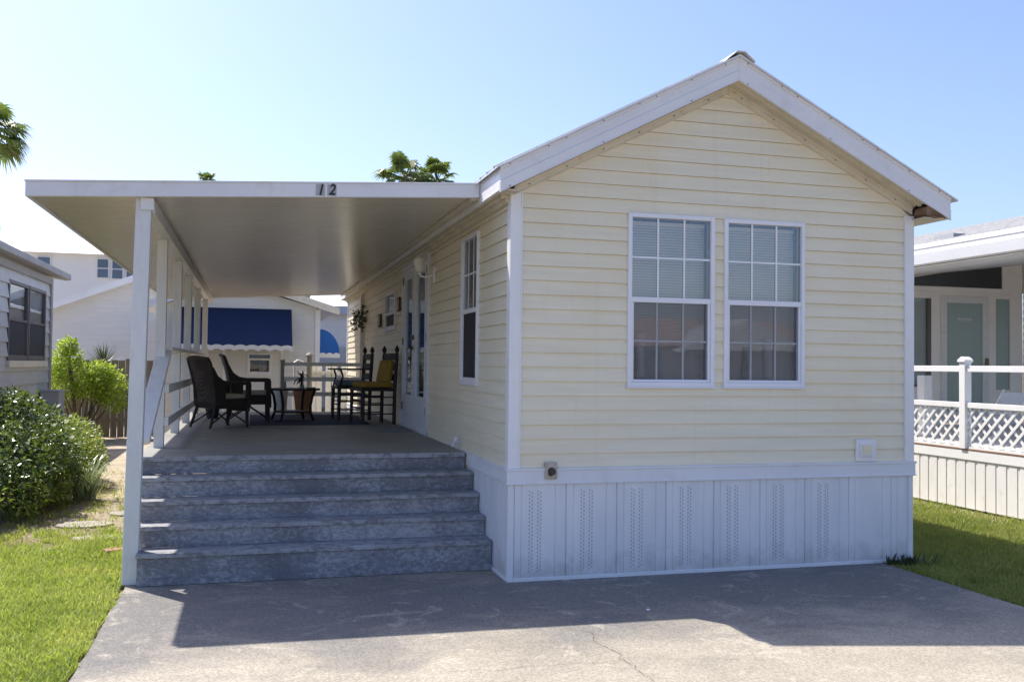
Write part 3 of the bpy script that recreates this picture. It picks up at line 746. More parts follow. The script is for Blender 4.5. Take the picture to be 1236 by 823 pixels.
# fascia: front with rolled lip
def slab(xa,xb,ya,yb,da,db):  # top offset da, bottom offset db below ztop
    t.hexa([(xa,ya,ztop(xa)-db),(xb,ya,ztop(xb)-db),(xb,yb,ztop(xb)-db),(xa,yb,ztop(xa)-db),(xa,ya,ztop(xa)-da),(xb,ya,ztop(xb)-da),(xb,yb,ztop(xb)-da),(xa,yb,ztop(xa)-da)])
slab(CX0,CX1,CY0,CY0+.025,.014,.122); slab(CX0-.006,CX1,CY0-.008,CY0+.03,0,.014)
slab(CX0,CX1,CY0+.025,CY0+.05,.110,.122)
slab(CX0,CX0+.025,CY0+.051,CY1-.026,.014,.122); slab(CX0-.006,CX0+.03,CY0+.031,CY1-.03,0,.014); slab(CX0,CX1,CY1-.025,CY1,.014,.122)
obj('fascia',t,M['white'],can,bevel=.003)
# roof pans: underside flat with narrow seam lines across (panels run along x)
t=MB(); y=CY0+.052
while y<CY1-.05:
    y2=min(y+.305,CY1-.028)
    def z_(x,o): return ztop(x)-.104+o
    sag=.0
    for (ya,yb,oa,ob) in ((y,y+.007,.010,.0),(y+.007,y2-.002,0,0),(y2-.002,y2,0,.010)):
        nx=6
        for i in range(nx):
            xa=CX0+.026+(CX1-CX0-.03)*i/nx; xb=CX0+.026+(CX1-CX0-.03)*(i+1)/nx
            t.quad((xa,ya,z_(xa,oa)),(xb,ya,z_(xb,oa)),(xb,yb,z_(xb,ob)),(xa,yb,z_(xa,ob)))
    y=y2
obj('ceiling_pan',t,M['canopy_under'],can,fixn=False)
t=MB(); slab(CX0+.03,CX1-.002,CY0+.032,CY1-.03,.03,.05)
obj('roof_sheet',t,M['roofmetal'],can)
# junction flashing against the eave
t=MB(); slab(CX1-.06,CX1+.003,CY0+.06,CY1-.03,.106,.135); obj('joint_flashing',t,M['soffit'],can)
# beam
BX=-2.765
t=MB(); zb=zbot(BX); t.box(BX-.045,BX+.045,.64,12.0,zb-.10,zb+.014); obj('beam',t,M['post'],can,bevel=.004)
t=MB(); t.box(BX-.045,BX+.05,.500,.514,zb-.095,zb-.002); obj('beam_cap',t,M['white'],can,bevel=.002)
ps=.056
def post(x,y,z0,z1,s,lean=0):
    t=MB(); t.hexa([(x-lean-s,y-s,z0),(x-lean+s,y-s,z0),(x-lean+s,y+s,z0),(x-lean-s,y+s,z0),(x-s,y-s,z1),(x+s,y-s,z1),(x+s,y+s,z1),(x-s,y+s,z1)])
    return t
p=obj('post',post(-2.79,.575,0,zb+.0,ps,.045),M['post'],can,bevel=.006)
t=MB()
POSTY=[2.3,4.25,6.1,8.35,10.9]
for i,y in enumerate(POSTY):
    z0=.885 if y<8.9 else 0
    obj('post',post(-2.80,y,z0,zb-.101,.045),M['post'],can,bevel=.005)
# number 12 on the fascia
def textmesh(s,size,name,mat,parent,loc,shear=.25,scale=(1,1,1)):
    cu=bpy.data.curves.new(name,'FONT'); cu.body=s; cu.size=size; cu.shear=shear; cu.extrude=.0015; cu.align_x='CENTER'; cu.align_y='CENTER'; cu.offset=.003
    o=bpy.data.objects.new(name,cu); C.objects.link(o); dg=bpy.context.evaluated_depsgraph_get(); dg.update()
    me=bpy.data.meshes.new_from_object(o.evaluated_get(dg)); bpy.data.objects.remove(o); me.materials.clear(); me.materials.append(mat)
    m=bpy.data.objects.new(name,me); C.objects.link(m); m.rotation_euler=(math.pi/2,0,0); m.scale=scale
    if parent is not None: m.parent=parent; m.location=Vector(loc)-worldloc(parent)
    else: m.location=loc
    return m
for ch,x in (('1',-1.468),('2',-1.378)):
    t=MB(); zc=ztop(x)-.068; t.box(x-.036,x+.036,CY0-.0025,CY0-.0005,zc-.045,zc+.045); tp=obj('number_tape',t,M['tape'],can)
    textmesh(ch,.128,'digit',M['black'],can,(x,CY0-.005,zc),.22,(.8,.95,1))

# ================================================================== DECK, STEPS, RAILING
deck = thing('porch_deck','worn grey painted porch deck with four steps up from the driveway','deck',(-1.45,1.4,0))
DY0,DY1=1.40,8.95
t=MB(); t.box(-2.90,-.045,DY0+.012,DY1,.845,.885); obj('floor',t,M['deck'],deck)
t=MB(); t.box(-2.895,-.05,DY0-.015,DY0+.012,.842,.8855); obj('nosing',t,M['tread'],deck,bevel=.004)
t=MB(); t.box(-2.875,-.05,DY0+.0,DY0+.011,.735,.842); obj('riser',t,M['step'],deck,bevel=.003)
t=MB(); t.box(-2.88,-2.84,DY0+.02,DY1,.62,.845); t.box(-2.86,-.08,DY1-.05,DY1-.01,.62,.845)
for y in (3,5,7,8.8): t.box(-2.83,-2.75,y,y+.08,-.03,.845)
obj('framing',t,M['fence_wood'],deck)
SY=[.455,.695,.93,1.165]; SZ=[.245,.41,.572,.733]
for i in range(4):
    y=SY[i]; z=SZ[i]; yn=SY[i+1] if i<3 else DY0; zl=SZ[i-1] if i else 0.0
    xr=-.02; xl=(-2.785,-2.825,-2.845,-2.865)[i]
    t=MB(); t.box(xl,xr,y+.012,yn+.005,z-.036,z); t.box(xl,xr,y-.018,y+.012,z-.034,z+.0005)
    st=obj('step_tread',t,M['tread'],deck,bevel=.004)
    t=MB(); t.box(xl+.008,xr-.004,y+.0,y+.011,zl+.001,z-.036)
    if i==0: t.box(-2.78,xr-.004,y-.008,y-.0005,.003,.055)
    obj('riser',t,M['step'],deck,bevel=.002)
t=MB()
for i in range(4): t.box(-.045,-.02-.006,SY[i]+.013,SY[i+1] if i<3 else DY0,0.0,SZ[i]-.037)
for i in range(4): t.box(-2.775,-2.75,SY[i]+.013,SY[i+1] if i<3 else DY0,0.0,SZ[i]-.037)
obj('stringer',t,M['step'],deck)
# porch side railing
rl = thing('porch_railing','white painted side railing with a sloping stair handrail between the canopy posts','railing',(-2.8,2.3,.885))
ys=[2.3]+POSTY[1:4]
for (z,nm,h) in ((1.80,'top_rail',.035),(1.44,'middle_rail',.085),(1.13,'lower_rail',.085)):
    t=MB()
    if nm=='top_rail': t.box(-2.86,-2.70,2.36,8.85,z-.0,z+.035)
    else: t.box(-2.755,-2.715,2.26,8.85,z-h/2,z+h/2)
    obj(nm,t,M['post'],rl,bevel=.004)
t=MB(); t.bar((-2.775,2.42,1.79),(-2.80,.80,1.06),.13,.045); obj('stair_handrail',t,M['post'],rl,bevel=.004)
# back fence/rail of the deck (pickets)
bf = thing('deck_back_fence','white three rail railing closing the far end of the porch deck','railing',(-.8,9.0,.885))
for z,hh in ((1.68,.06),(1.43,.07),(1.18,.07)):
    t=MB(); t.box(-1.45,-.05,8.96,9.0,z-hh/2,z+hh/2); obj('rail',t,M['vinyl_white'],bf,bevel=.004)
t=MB(); t.box(-1.50,-1.44,8.94,9.0,.885,1.72); t.box(-1.51,-1.43,8.93,9.01,1.72,1.75); obj('rail_post',t,M['grey_trim'],bf,bevel=.004)

# ================================================================== PORCH FURNITURE
def wicker_chair(name,label,loc,rz):
    r=thing(name,label,'armchair',loc,rz,'wicker armchairs on the porch')
    t=MB(); t.box(-.27,.29,-.27,.27,.27,.40); t.box(.255,.295,-.275,.275,.22,.40); obj('seat',t,M['wicker'],r,local=True,bevel=.015)
    t=MB(); t.box(-.22,.27,-.235,.235,.402,.47); obj('cushion',t,M['cushion_beige'],r,local=True,bevel=.03)
    t=MB(); n=6
    prof=[(-.24,.36,.255),(-.27,.55,.265),(-.315,.75,.285),(-.36,.90,.29),(-.385,.965,.275)]
    for (xa,za,wa),(xb,zb_,wb) in zip(prof,prof[1:]):
        for i in range(n):
            def q(x,z,w_,i): u=-1+2*i/n; return (x-.05*(1-u*u),w_*u,z+.02*(1-u*u)*(z>.9))
            a,b,c,d=q(xa,za,wa,i),q(xa,za,wa,i+1),q(xb,zb_,wb,i+1),q(xb,zb_,wb,i)
            t.quad(a,b,c,d); t.quad(*[(p[0]+.03,p[1],p[2]) for p in (a,d,c,b)])
    for s in (-1,1): t.tube([(x,s*w_,z) for x,z,w_ in prof],.022,8)
    t.tube([(prof[-1][0]-.05*(1-(u/3)**2),prof[-1][2]*u/3,.965+.02*(1-(u/3)**2)) for u in range(-3,4)],.024,8)
    obj('backrest',t,M['wicker'],r,local=True,fixn=False)
    for s in (-1,1):
        t=MB(); y=s*.285
        top=[(-.335,y,.86),(-.27,y,.74),(-.17,y,.665),(-.05,y,.645),(.27,y,.645)]
        for a,b in zip(top,top[1:]): t.bar((a[0],a[1],a[2]-.02),(b[0]+.005,b[1],b[2]-.02),.055,.05)
        t.box(.215,.285,y-.027,y+.027,.30,.62)
        # woven side panel under the back half of the arm
        t.prism([(-.27,.30),(-.12,.30),(-.10,.62),(-.19,.66),(-.30,.76)],1,y-.012,y+.012)
        obj('armrest',t,M['wicker'],r,local=True,bevel=.008)
        t=MB(); t.tube([(.25,s*.25,.30),(.255,s*.26,.0)],[.026,.02],8); obj('leg',t,M['dark_wood'],r,local=True)
        t=MB(); t.tube([(-.24,s*.24,.30),(-.33,s*.27,.0)],[.024,.018],8); obj('leg',t,M['dark_wood'],r,local=True)
    t=MB()
    for s in (-1,1):
        t=MB(); t.tube([(.25,s*.25,.06),(-.03,s*.2,.25)],.011,6); t.tube([(-.30,s*.25,.06),(-.0,s*.2,.25)],.011,6); obj('brace',t,M['dark_wood'],r,local=True)
    return r
DZ=.885
wicker_chair('wicker_armchair','dark wicker armchair nearest the steps with its back turned, beside the side railing',(-2.32,5.2,DZ),math.radians(32)).scale=(.88,.88,.88)
wicker_chair('wicker_armchair','dark wicker armchair behind the nearest one, facing the coffee table',(-1.98,6.15,DZ),math.radians(2)).scale=(.92,.92,.92)
# coffee table
ct=thing('coffee_table','low dark coffee table with round glass top, curved legs and lower shelf on the porch','coffee table',(-1.40,6.45,DZ))
cx_,cy_=-1.40,6.45
def ring(r,z,h,mat,nm,parent,k=8):
    t=MB(); t.prism([(cx_+r*math.cos(2*math.pi*(i+.5)/k),cy_+r*math.sin(2*math.pi*(i+.5)/k)) for i in range(k)],2,z,z+h); return obj(nm,t,mat,parent,bevel=.004)
ring(.40,DZ+.43,.025,M['dark_wood'],'table_top',ct)
ring(.27,DZ+.12,.02,M['dark_wood'],'shelf',ct)
for k in range(4):
    a=math.pi/4+k*math.pi/2+.25; t=MB()
    t.tube([(cx_+r*math.cos(a),cy_+r*math.sin(a),DZ+z) for r,z in ((.34,.43),(.30,.34),(.275,.22),(.28,.12),(.33,.0))],.019,8); obj('leg',t,M['dark_wood'],ct,smooth=True)
vp=thing('potted_plant','small dark leafy plant in a narrow vase on the coffee table','plant',(-1.28,6.40,DZ+.455))
t=MB(); t.lathe([(.03,0),(.035,.02),(.02,.08),(.026,.15)],(-1.28,6.40,DZ+.455),12); obj('vase',t,M['ceramic'],vp,smooth=True)
t=MB()
for i in range(22):
    a=random.uniform(0,6.28); l=random.uniform(.07,.19); up=random.uniform(.02,.13); b0=Vector((-1.28,6.40,DZ+.60)); pr=b0
    sd_=Vector((-math.sin(a),math.cos(a),0))*.012
    for k in range(1,4):
        s=k/3; p_=b0+Vector((math.cos(a)*l*s,math.sin(a)*l*s,up*s*2-.16*s*s)); t.quad(pr-sd_,pr+sd_,p_+sd_*.7,p_-sd_*.7); pr=p_
obj('foliage',t,M['leaf_dark'],vp,fixn=False)
t=MB(); t.lathe([(.022,0),(.024,.01),(.024,.09),(.018,.10)],(-1.52,6.35,DZ+.455),12); tag(obj('candle_jar',t,M['ceramic'],loc=(-1.52,6.35,DZ+.455)),'small dark candle jar left of the plant on the coffee table','jar')
t=MB(); t.lathe([(.055,0),(.07,.012),(.06,.02)],(-1.16,6.35,DZ+.455),14); tag(obj('small_dish',t,M['ceramic'],loc=(-1.16,6.35,DZ+.455)),'shallow dish at the right side of the coffee table','dish')
t=MB(); t.lathe([(.11,0),(.135,.22),(.16,.36),(.17,.37),(.17,.40),(.14,.40)],(-1.17,8.1,DZ),16); tag(obj('terracotta_pot',t,M['terracotta'],loc=(-1.17,8.1,DZ),smooth=False),'terracotta pot standing behind the coffee table','pot')
t=MB(); t.lathe([(.10,0),(.115,.3),(.125,.38),(.10,.38)],(-1.52,8.2,DZ),16); tag(obj('white_bucket',t,M['white_clean'],loc=(-1.52,8.2,DZ)),'off white tall pot beside the terracotta pot','pot')
t=MB(); t.lathe([(.08,0),(.10,.14),(.12,.24),(.09,.24)],(-2.5,7.1,DZ),14); tag(obj('navy_pot',t,M['plastic_blue'],loc=(-2.5,7.1,DZ)),'small navy pot under the nearest wicker armchair by the railing','pot')
# rug and mat
t=MB(); t.box(-1.98,-.42,5.45,7.85,DZ+.0005,DZ+.012); tag(obj('area_rug',t,M['rug'],loc=(-1.2,6.6,DZ),bevel=.004),'navy blue patterned rug under the coffee table','rug')
t=MB(); t.box(-.52,-.08,4.05,4.85,DZ+.0005,DZ+.018); tag(obj('door_mat',t,M['mat'],loc=(-.3,4.45,DZ),bevel=.004),'grey door mat in front of the white porch doors','mat')
# tall-back wooden dining chairs
def post_chair(label,loc,rz,seatmat,backmat,arms,pillow):
    r=thing('dining_chair',label,'chair',loc,rz,'dark wooden cushioned chairs against the porch wall')
    t=MB(); t.box(-.24,.24,-.25,.25,.44,.48); obj('seat',t,M['dark_wood'],r,local=True,bevel=.006)
    t=MB(); t.box(-.22,.22,-.23,.23,.482,.56); obj('seat_cushion',t,seatmat,r,local=True,bevel=.036)
    for s in (-1,1):
        t=MB(); t.tube([(-.22,s*.235,0),(-.225,s*.235,.5),(-.25,s*.235,.93)],.026,8); t.lathe([(.026,0),(.016,.02),(.032,.05),(.028,.08),(.004,.12)],(-.25,s*.235,.93),10); obj('back_post',t,M['dark_wood'],r,local=True)
        t=MB(); t.tube([(.21,s*.225,.46),(.215,s*.235,.0)],[.026,.02],8); obj('leg',t,M['dark_wood'],r,local=True)
    t=MB()
    for z in (.62,.76,.90): t.bar((-.232-.02*(z-.6)*2,-.235,z),(-.232-.02*(z-.6)*2,.235,z),.02,.09)
    obj('backrest',t,M['dark_wood'],r,local=True,bevel=.006)
    t=MB()
    for z in (.14,.26,.36):
        for s in (-1,1): t.tube([(-.22,s*.235,z),(.213,s*.232,z)],.010,6)
        t.tube([(.213,-.23,z-.04),(.213,.23,z-.04)],.010,6)
    obj('stretcher',t,M['dark_wood'],r,local=True)
    if arms:
        for s in (-1,1):
            t=MB(); t.bar((-.24,s*.25,.72),(.29,s*.255,.72),.055,.022); t.tube([(.20,s*.25,.71),(.17,s*.25,.62),(.21,s*.24,.48)],.015,8); obj('armrest',t,M['dark_wood'],r,local=True,bevel=.004)
    if pillow:
        t=MB(); t.hexa([(-.20,-.2,.56),(-.10,-.2,.55),(-.10,.2,.55),(-.20,.2,.56),(-.25,-.2,.85),(-.16,-.19,.86),(-.16,.19,.86),(-.25,.2,.85)]); obj('back_cushion',t,pillow,r,local=True,bevel=.035)
    return r
post_chair('dark wooden tall post chair with plump mustard cushions nearest the door',(-.40,5.5,DZ+.012),math.radians(193),M['cushion_yellow'],None,False,M['cushion_yellow'])
post_chair('dark wooden armchair with blue grey seat cushion behind the mustard cushioned chair',(-.58,6.55,DZ+.012),math.radians(186),M['cushion_blue'],None,True,None)

# ================================================================== NEIGHBOURS
# --- grey trailer on the left
nb=thing('grey_trailer','grey lap sided trailer behind the flowering shrub at the left edge','house',(-6,14,0))
NX=-6.00; NY0,NY1=4.0,14.10; TZ=3.40
NW=(10.58,13.58,1.70,3.08)
obj('wall',lap(MB(),0,NX,1,NY0,NY1,0,TZ,.25,holes=[NW],d=.03,wob=.006,du=.5),M['grey_siding'],nb,fixn=False)
obj('wall',lap(MB(),1,NY1,1,NX-4,NX,0,TZ,.25,d=.03),M['grey_siding'],nb,fixn=False)
obj('wall',lap(MB(),1,NY0,-1,NX-4,NX,0,TZ,.25,d=.03),M['grey_siding'],nb,fixn=False)
t=MB(); t.box(NX-.02,NX+.05,NY1-.12,NY1+.04,0,TZ-.02); obj('corner_trim',t,M['grey_trim'],nb,bevel=.004)
t=MB(); t.box(NX+.03,NX+.06,NY0,NY1-.13,TZ-.15,TZ-.02); obj('eave_trim',t,M['grey_trim'],nb,bevel=.004)
t=MB(); t.prism([(NX+.19,TZ),(NX+.19,TZ+.09),(NX-2,TZ+.45),(NX-4.2,TZ+.08),(NX-4.2,TZ),(NX-2,TZ+.36)],1,NY0-.2,NY1+.7); obj('roof',t,M['grey_trim'],nb,bevel=.004)
t=MB(); t.box(NX+.15,NX+.27,NY0-.2,NY1+.72,TZ+.01,TZ+.14); obj('gutter',t,M['grey_trim'],nb,bevel=.02)
ymid=(NW[0]+NW[1])/2
for a,b in ((NW[0],ymid-.03),(ymid+.03,NW[1])):
    window(nb,'window',0,NX,1,a,b,NW[2],NW[3],M['window_dark'],None,rail=2.40,grid=None,blind='curtain',screen='screen_side',fw=.06,glass='glass_far')
t=MB(); t.box(NX,NX+.07,NW[0]-.06,NW[1]+.06,NW[2]-.13,NW[2]-.015); obj('window_sill',t,M['frieze'],nb,bevel=.004)
t=MB(); t.box(NX+.06,NX+.40,13.05,13.62,.5,1.08); t.prism([(NX+.05,1.08),(NX+.42,1.08),(NX+.42,1.10),(NX+.05,1.15)],0,0,0) if False else t.box(NX+.05,NX+.43,13.02,13.65,1.08,1.11); tag(obj('meter_box',t,M['greybox'],loc=(NX+.1,13.3,.5),bevel=.008),'grey utility box on the trailer corner above the shrubs','utility box')
# --- wooden fence at the far left
fn=thing('wood_fence','weathered tan board fence behind the lime green tree','fence',(-6,15.4,0))
x=-8.5; 
t=MB(); t.box(-8.5,-4.0,15.45,15.49,.35,.43); t.box(-8.5,-4.0,15.45,15.49,1.35,1.43); obj('rail',t,M['fence_wood'],fn)
t=MB()
while x<-4.05:
    h=1.72+random.uniform(-.03,.03); w_=.135; t.box(x,x+w_,15.41+random.uniform(-.006,.006),15.44,.0,h); x+=w_+.012
obj('board',t,M['fence_wood'],fn,bevel=.004)
# --- building behind the deck, with blue awnings
bb=thing('awning_cottage','white sided cottage with a deep navy awning and scalloped valance behind the deck','house',(-2,16,0))
BX0,BX1,BY=-4.05,-.40,16.0
bw=(-2.06,-1.50,1.42,1.93)
def bclip(z):
    l=BX0 if z<3.02 else BX0+(z-3.02)/.27; r=BX1 if z<3.02 else BX1-(z-3.02)/.27; return (l,r)
obj('wall',lap(MB(),1,BY,-1,BX0,BX1,0,3.45,.19,holes=[bw],clip=bclip),M['white_siding'],bb,fixn=False)
obj('wall',lap(MB(),0,BX1,1,BY,25,0,3.02,.19),M['white_siding'],bb,fixn=False)
obj('wall',lap(MB(),0,BX0,-1,BY,25,0,3.02,.19),M['white_siding'],bb,fixn=False)
t=MB(); t.box(BX1-.10,BX1+.02,BY-.03,BY-.015,0,3.0); t.box(BX1,BX1+.02,BY-.02,BY+.08,0,3.0); obj('corner_trim',t,M['white_clean'],bb,bevel=.004)
xm=(BX0+BX1)/2; zr=3.06+.27*(xm-BX0)
t=MB(); 
t.prism([(BX0-.42,2.96),(xm,zr+.02),(BX1+.42,2.96),(BX1+.42,3.02),(xm,zr+.11),(BX0-.42,3.02)],1,BY-.45,25.3); obj('roof',t,M['white'],bb)
for s in (0,1):
    t=MB(); xa,xb=(BX0-.44,xm) if s==0 else (xm,BX1+.44)
    za,zb_=(2.95,zr+.10) if s==0 else (zr+.10,2.95)
    t.hexa([(xa,BY-.48,za-.10),(xb,BY-.48,zb_-.10),(xb,BY-.452,zb_-.10),(xa,BY-.452,za-.10),(xa,BY-.48,za+.07),(xb,BY-.48,zb_+.07),(xb,BY-.452,zb_+.07),(xa,BY-.452,za+.07)]); obj('rake_board',t,M['frieze'] if s else M['white'],bb)
for xx in (-3.0,-2.62,-1.3):
    t=MB(); t.box(xx,xx+.06,BY-.03,BY-.016,.0,2.1); obj('wall_batten',t,M['white_clean'],bb)
wn=window(bb,'window',1,BY,-1,*bw,M['white_clean'],None,rail=1.78,grid=None,blind='dark',screen=None,fw=.04)
def awning(parent,x0,x1,ytop,ztop_,ybot,zbot_,nscal,mat,label):
    t=MB(); n=8
    t.quad((x0,ytop,ztop_),(x1,ytop,ztop_),(x1,ybot,zbot_),(x0,ybot,zbot_)); t.quad((x0,ytop+.01,ztop_-.03),(x0,ybot+.02,zbot_-.01),(x1,ybot+.02,zbot_-.01),(x1,ytop+.01,ztop_-.03))
    t.tri((x0,ytop,ztop_),(x0,ybot,zbot_),(x0,ytop,zbot_)); t.tri((x1,ytop,ztop_),(x1,ytop,zbot_),(x1,ybot,zbot_))
    t.tri((x0+.006,ytop,ztop_),(x0+.006,ytop,zbot_),(x0+.006,ybot,zbot_)); t.tri((x1-.006,ytop,ztop_),(x1-.006,ybot,zbot_),(x1-.006,ytop,zbot_))
    o=obj('awning',t,mat,parent,fixn=False); 
    if label: o['label']=label
    v=MB(); W=(x1-x0)/nscal
    for i in range(nscal):
        for k in range(8):
            a=x0+W*(i+k/8); b=x0+W*(i+(k+1)/8)
            f=lambda u: zbot_-.10-.05*math.sin(math.pi*u)**.7*-1 if False else zbot_-.055-.05*(1-math.sin(math.pi*u))
            g_=lambda u: zbot_+.015+.03*math.sin(math.pi*u)
            u0_,u1_=k/8,(k+1)/8
            v.hexa([(a,ybot-.012,f(u0_)),(b,ybot-.012,f(u1_)),(b,ybot-.002,f(u1_)),(a,ybot-.002,f(u0_)),(a,ybot-.012,g_(u0_)),(b,ybot-.012,g_(u1_)),(b,ybot-.002,g_(u1_)),(a,ybot-.002,g_(u0_))])
    obj('valance',v,M['white_siding'],o)
    return o
awning(bb,-3.62,-1.06,BY-.03,2.98,BY-.95,2.06,10,M['blue'],'wide navy awning with scalloped cream valance')
# rounded small awning on the right side wall
t=MB(); prof=[]
for k in range(9):
    a=math.pi/2*k/8; prof.append((BX1+.02+.50*math.sin(a), 1.92+.62*math.cos(a)))
for (xa,za),(xb,zb_) in zip(prof,prof[1:]): t.quad((xa,16.25,za),(xb,16.25,zb_),(xb,17.6,zb_),(xa,17.6,za))
t.v+= [(BX1+.02,16.25,1.92)]+[(x,16.25,z) for x,z in prof]; n=len(t.v)-10; t.f.append(tuple(range(n,n+10)))
aw=obj('awning',t,M['blue_lite'],bb,fixn=False); aw['label']='small rounded bright blue awning on the side wall'
v=MB()
for k in range(3):
    x0_=BX1+.03+k*.165; v.prism([(x0_,1.84),(x0_+.165,1.84),(x0_+.165,1.93),(x0_+.12,1.955),(x0_+.08,1.965),(x0_+.04,1.955),(x0_,1.93)],1,16.235,16.247)
obj('valance',v,M['vinyl_white'],aw)
# grey capped pole
t=MB(); t.tube([(-.86,11.9,0),(-.86,11.9,1.83)],.06,12); t.lathe([(.07,1.83),(.075,1.86),(.04,1.90),(.0,1.91)],(-.86,11.9,0),12); tag(obj('grey_pole',t,M['grey_trim'],loc=(-.86,11.9,0),fixn=False),'thin grey capped pole in front of the awning cottage','pole')
t=MB(); t.tube([(-.98,11.9,1.70),(-1.08,11.9,1.74),(-1.16,11.9,1.68)],.035,8); t.tube([(-1.14,11.9,0),(-1.14,11.9,1.68)],.03,8); t.tube([(-.92,11.9,1.7),(-1.0,11.9,1.7)],.02,6); tag(obj('water_pipe',t,M['white'],loc=(-1.14,11.9,0)),'pale bent pipe beside the grey capped pole','pipe')
# --- cream gable house further left/back
gh=thing('gable_house','white sided gable house behind the wood fence and the spiky plant','house',(-5.3,22,0))
gx,gz=-5.22,4.05
def ghc(z): 
    l=-9.0 if z<2.55 else gx-(gz-z)/.40; r=-1.5 if z<2.55 else gx+(gz-z)/.40; return (l,r)
obj('wall',lap(MB(),1,22,-1,-9.0,-1.5,0,gz,.19,clip=ghc),M['white_siding'],gh,fixn=False)
t=MB(); L_=3.95
t.prism([(gx-L_,gz-L_*.40+.02),(gx,gz+.02),(gx+L_,gz-L_*.40+.02),(gx+L_,gz-L_*.40+.10),(gx,gz+.10),(gx-L_,gz-L_*.40+.10)],1,21.62,30); obj('roof',t,M['roofmetal'],gh)
for s in (-1,1):
    t=MB(); xa,za,xb,zb_=gx,gz+.13,gx+s*(L_+.02),gz-L_*.40+.13
    t.hexa([(xa,21.57,za-.19),(xb,21.57,zb_-.19),(xb,21.6,zb_-.19),(xa,21.6,za-.19),(xa,21.57,za),(xb,21.57,zb_),(xb,21.6,zb_),(xa,21.6,za)]); obj('rake_board',t,M['white'],gh)
obj('wall',lap(MB(),0,-9.0,-1,22,30,0,2.5,.19),M['white_siding'],gh,fixn=False); obj('wall',lap(MB(),0,-1.5,1,22,30,0,2.5,.19),M['white_siding'],gh,fixn=False)
# --- far white tall house
fh=thing('tall_white_house','tall white stucco house with blue glass windows far behind the left trailer','house',(-10,40,0))
t=MB(); t.box(-14.6,-2.5,40,52,0,6.62); obj('wall',t,M['stucco'],fh)
t=MB(); x0,x1,y0,y1=-15,-2.1,39.6,52.4; A=[(x0,y0,6.62),(x1,y0,6.62),(x1,y1,6.62),(x0,y1,6.62)]; r1,r2=(-10.5,46,8.1),(-6.5,46,8.1)
t.quad(A[0],A[1],r2,r1); t.quad(A[2],A[3],r1,r2); t.tri(A[1],A[2],r2); t.tri(A[3],A[0],r1); t.quad(A[3],A[2],A[1],A[0]); obj('roof',t,M['stucco'],fh)
for (a,b,c,d) in ((-11.45,-10.95,6.05,6.42),(-8.92,-8.47,5.58,6.42),(-8.28,-7.85,5.55,6.42),(-7.66,-7.2,5.55,6.42)):
    t=MB(); t.box(a-.06,b+.06,39.93,39.998,c-.06,d+.06); f=obj('window',t,M['stucco'],fh)
    t=MB(); 
    if d-c>.6: m_=(c+d)/2; t.box(a,b,39.90,39.928,c,m_-.03); t.box(a,b,39.90,39.928,m_+.03,d)
    else: t.box(a,b,39.90,39.928,c,d)
    obj('pane',t,M['far_glass'],f)
# --- pale house straight behind at the right of the deck
ph=thing('pale_house','pale two tone house with a flat lavender fascia glimpsed beyond the bright blue awning','house',(2,30,0))
obj('wall',lap(MB(),1,30,-1,-1.5,7,0,3.75,.22,wob=0),M['pale_wall'],ph,fixn=False)
t=MB(); t.box(-1.5,7,29.9,29.97,0,2.35); obj('lower_wall',t,M['grey_siding'],ph)
t=MB(); t.box(-2,7.5,29.5,29.55,3.62,3.92); obj('fascia',t,paint('lavender_fascia',(.40,.42,.52),.6,.05),ph)
t=MB(); t.prism([(29.5,3.92),(34,5.2),(38,3.9)],0,-2,7.5); obj('roof',t,M['stucco'],ph)
t=MB(); t.prism([(-.55,4.0),(.05,4.0),(.35,4.7),(-.25,4.7)],1,29.2,29.45); obj('roof_vent',t,M['grey_trim'],ph)

# --- right neighbour: deck, lattice rail, glazed porch
rn=thing('beige_cottage','beige cottage with shingled roof, white gutter and frosted glass front door right of the house','house',(10,8,0))
WY=7.2; WX0,WX1=8.7,16
rd=[(9.55,9.94,1.15,2.97)]  # door etc computed below
def RY(px,py,y=WY):   # helper only used to lay out this facade from measured proportions
    return None
# measured at y=7.2: sidelight-left 8.9..9.87 ; door 10.04..11.25 ; right light 11.28..11.62 ; transom 9.3..11.5
holes=[(9.05,9.87,1.40,3.00),(10.20,10.98,.90,2.95),(11.30,11.62,1.35,3.03)]
sl_=.19
def rc(z):
    return (WX0,WX1)
t=MB(); 
# facade as panels round the openings
xs=[WX0,9.05,9.87,10.20,10.98,11.30,11.62,11.9]
def fac(x0,x1,z0,z1,p=0): t.box(x0,x1,WY-p,WY+.12,z0,z1)
fac(8.7,9.05,.6,3.12); fac(9.05,9.87,.6,1.40); fac(9.05,9.87,3.0,3.12); fac(9.87,10.08,.6,3.12); fac(11.12,11.30,.6,3.12); fac(11.30,11.62,.6,1.35); fac(11.30,11.62,3.03,3.12); fac(11.62,11.9,.6,3.9)
fac(8.7,11.62,3.12,3.22); fac(11.45,11.62,3.22,3.8); fac(10.08,11.12,3.06,3.12)
obj('front_wall',t,paint('cream_trim_boards',(.84,.80,.73),.5,.06),rn,bevel=.006)
obj('side_wall',lap(MB(),1,WY-.01,-1,11.9,WX1,.6,4.6,.14),M['beige_siding'],rn,fixn=False)
t=MB(); t.prism([(8.7,3.22),(11.45,3.22),(11.45,3.22+(11.45-8.7)*.175),(8.7,3.24)],1,WY+.02,WY+.05); obj('transom_glass',t,paint('dark_transom',(.05,.055,.06),.2,.1),rn)
t=MB(); t.hexa([(8.6,WY-.03,3.21),(11.6,WY-.03,3.22+(11.6-8.7)*.175),(11.6,WY+.1,3.22+(11.6-8.7)*.175),(8.6,WY+.1,3.21),(8.6,WY-.03,3.45),(11.6,WY-.03,3.95),(11.6,WY+.1,3.95),(8.6,WY+.1,3.45)]); obj('transom_trim',t,M['beige_siding'],rn)
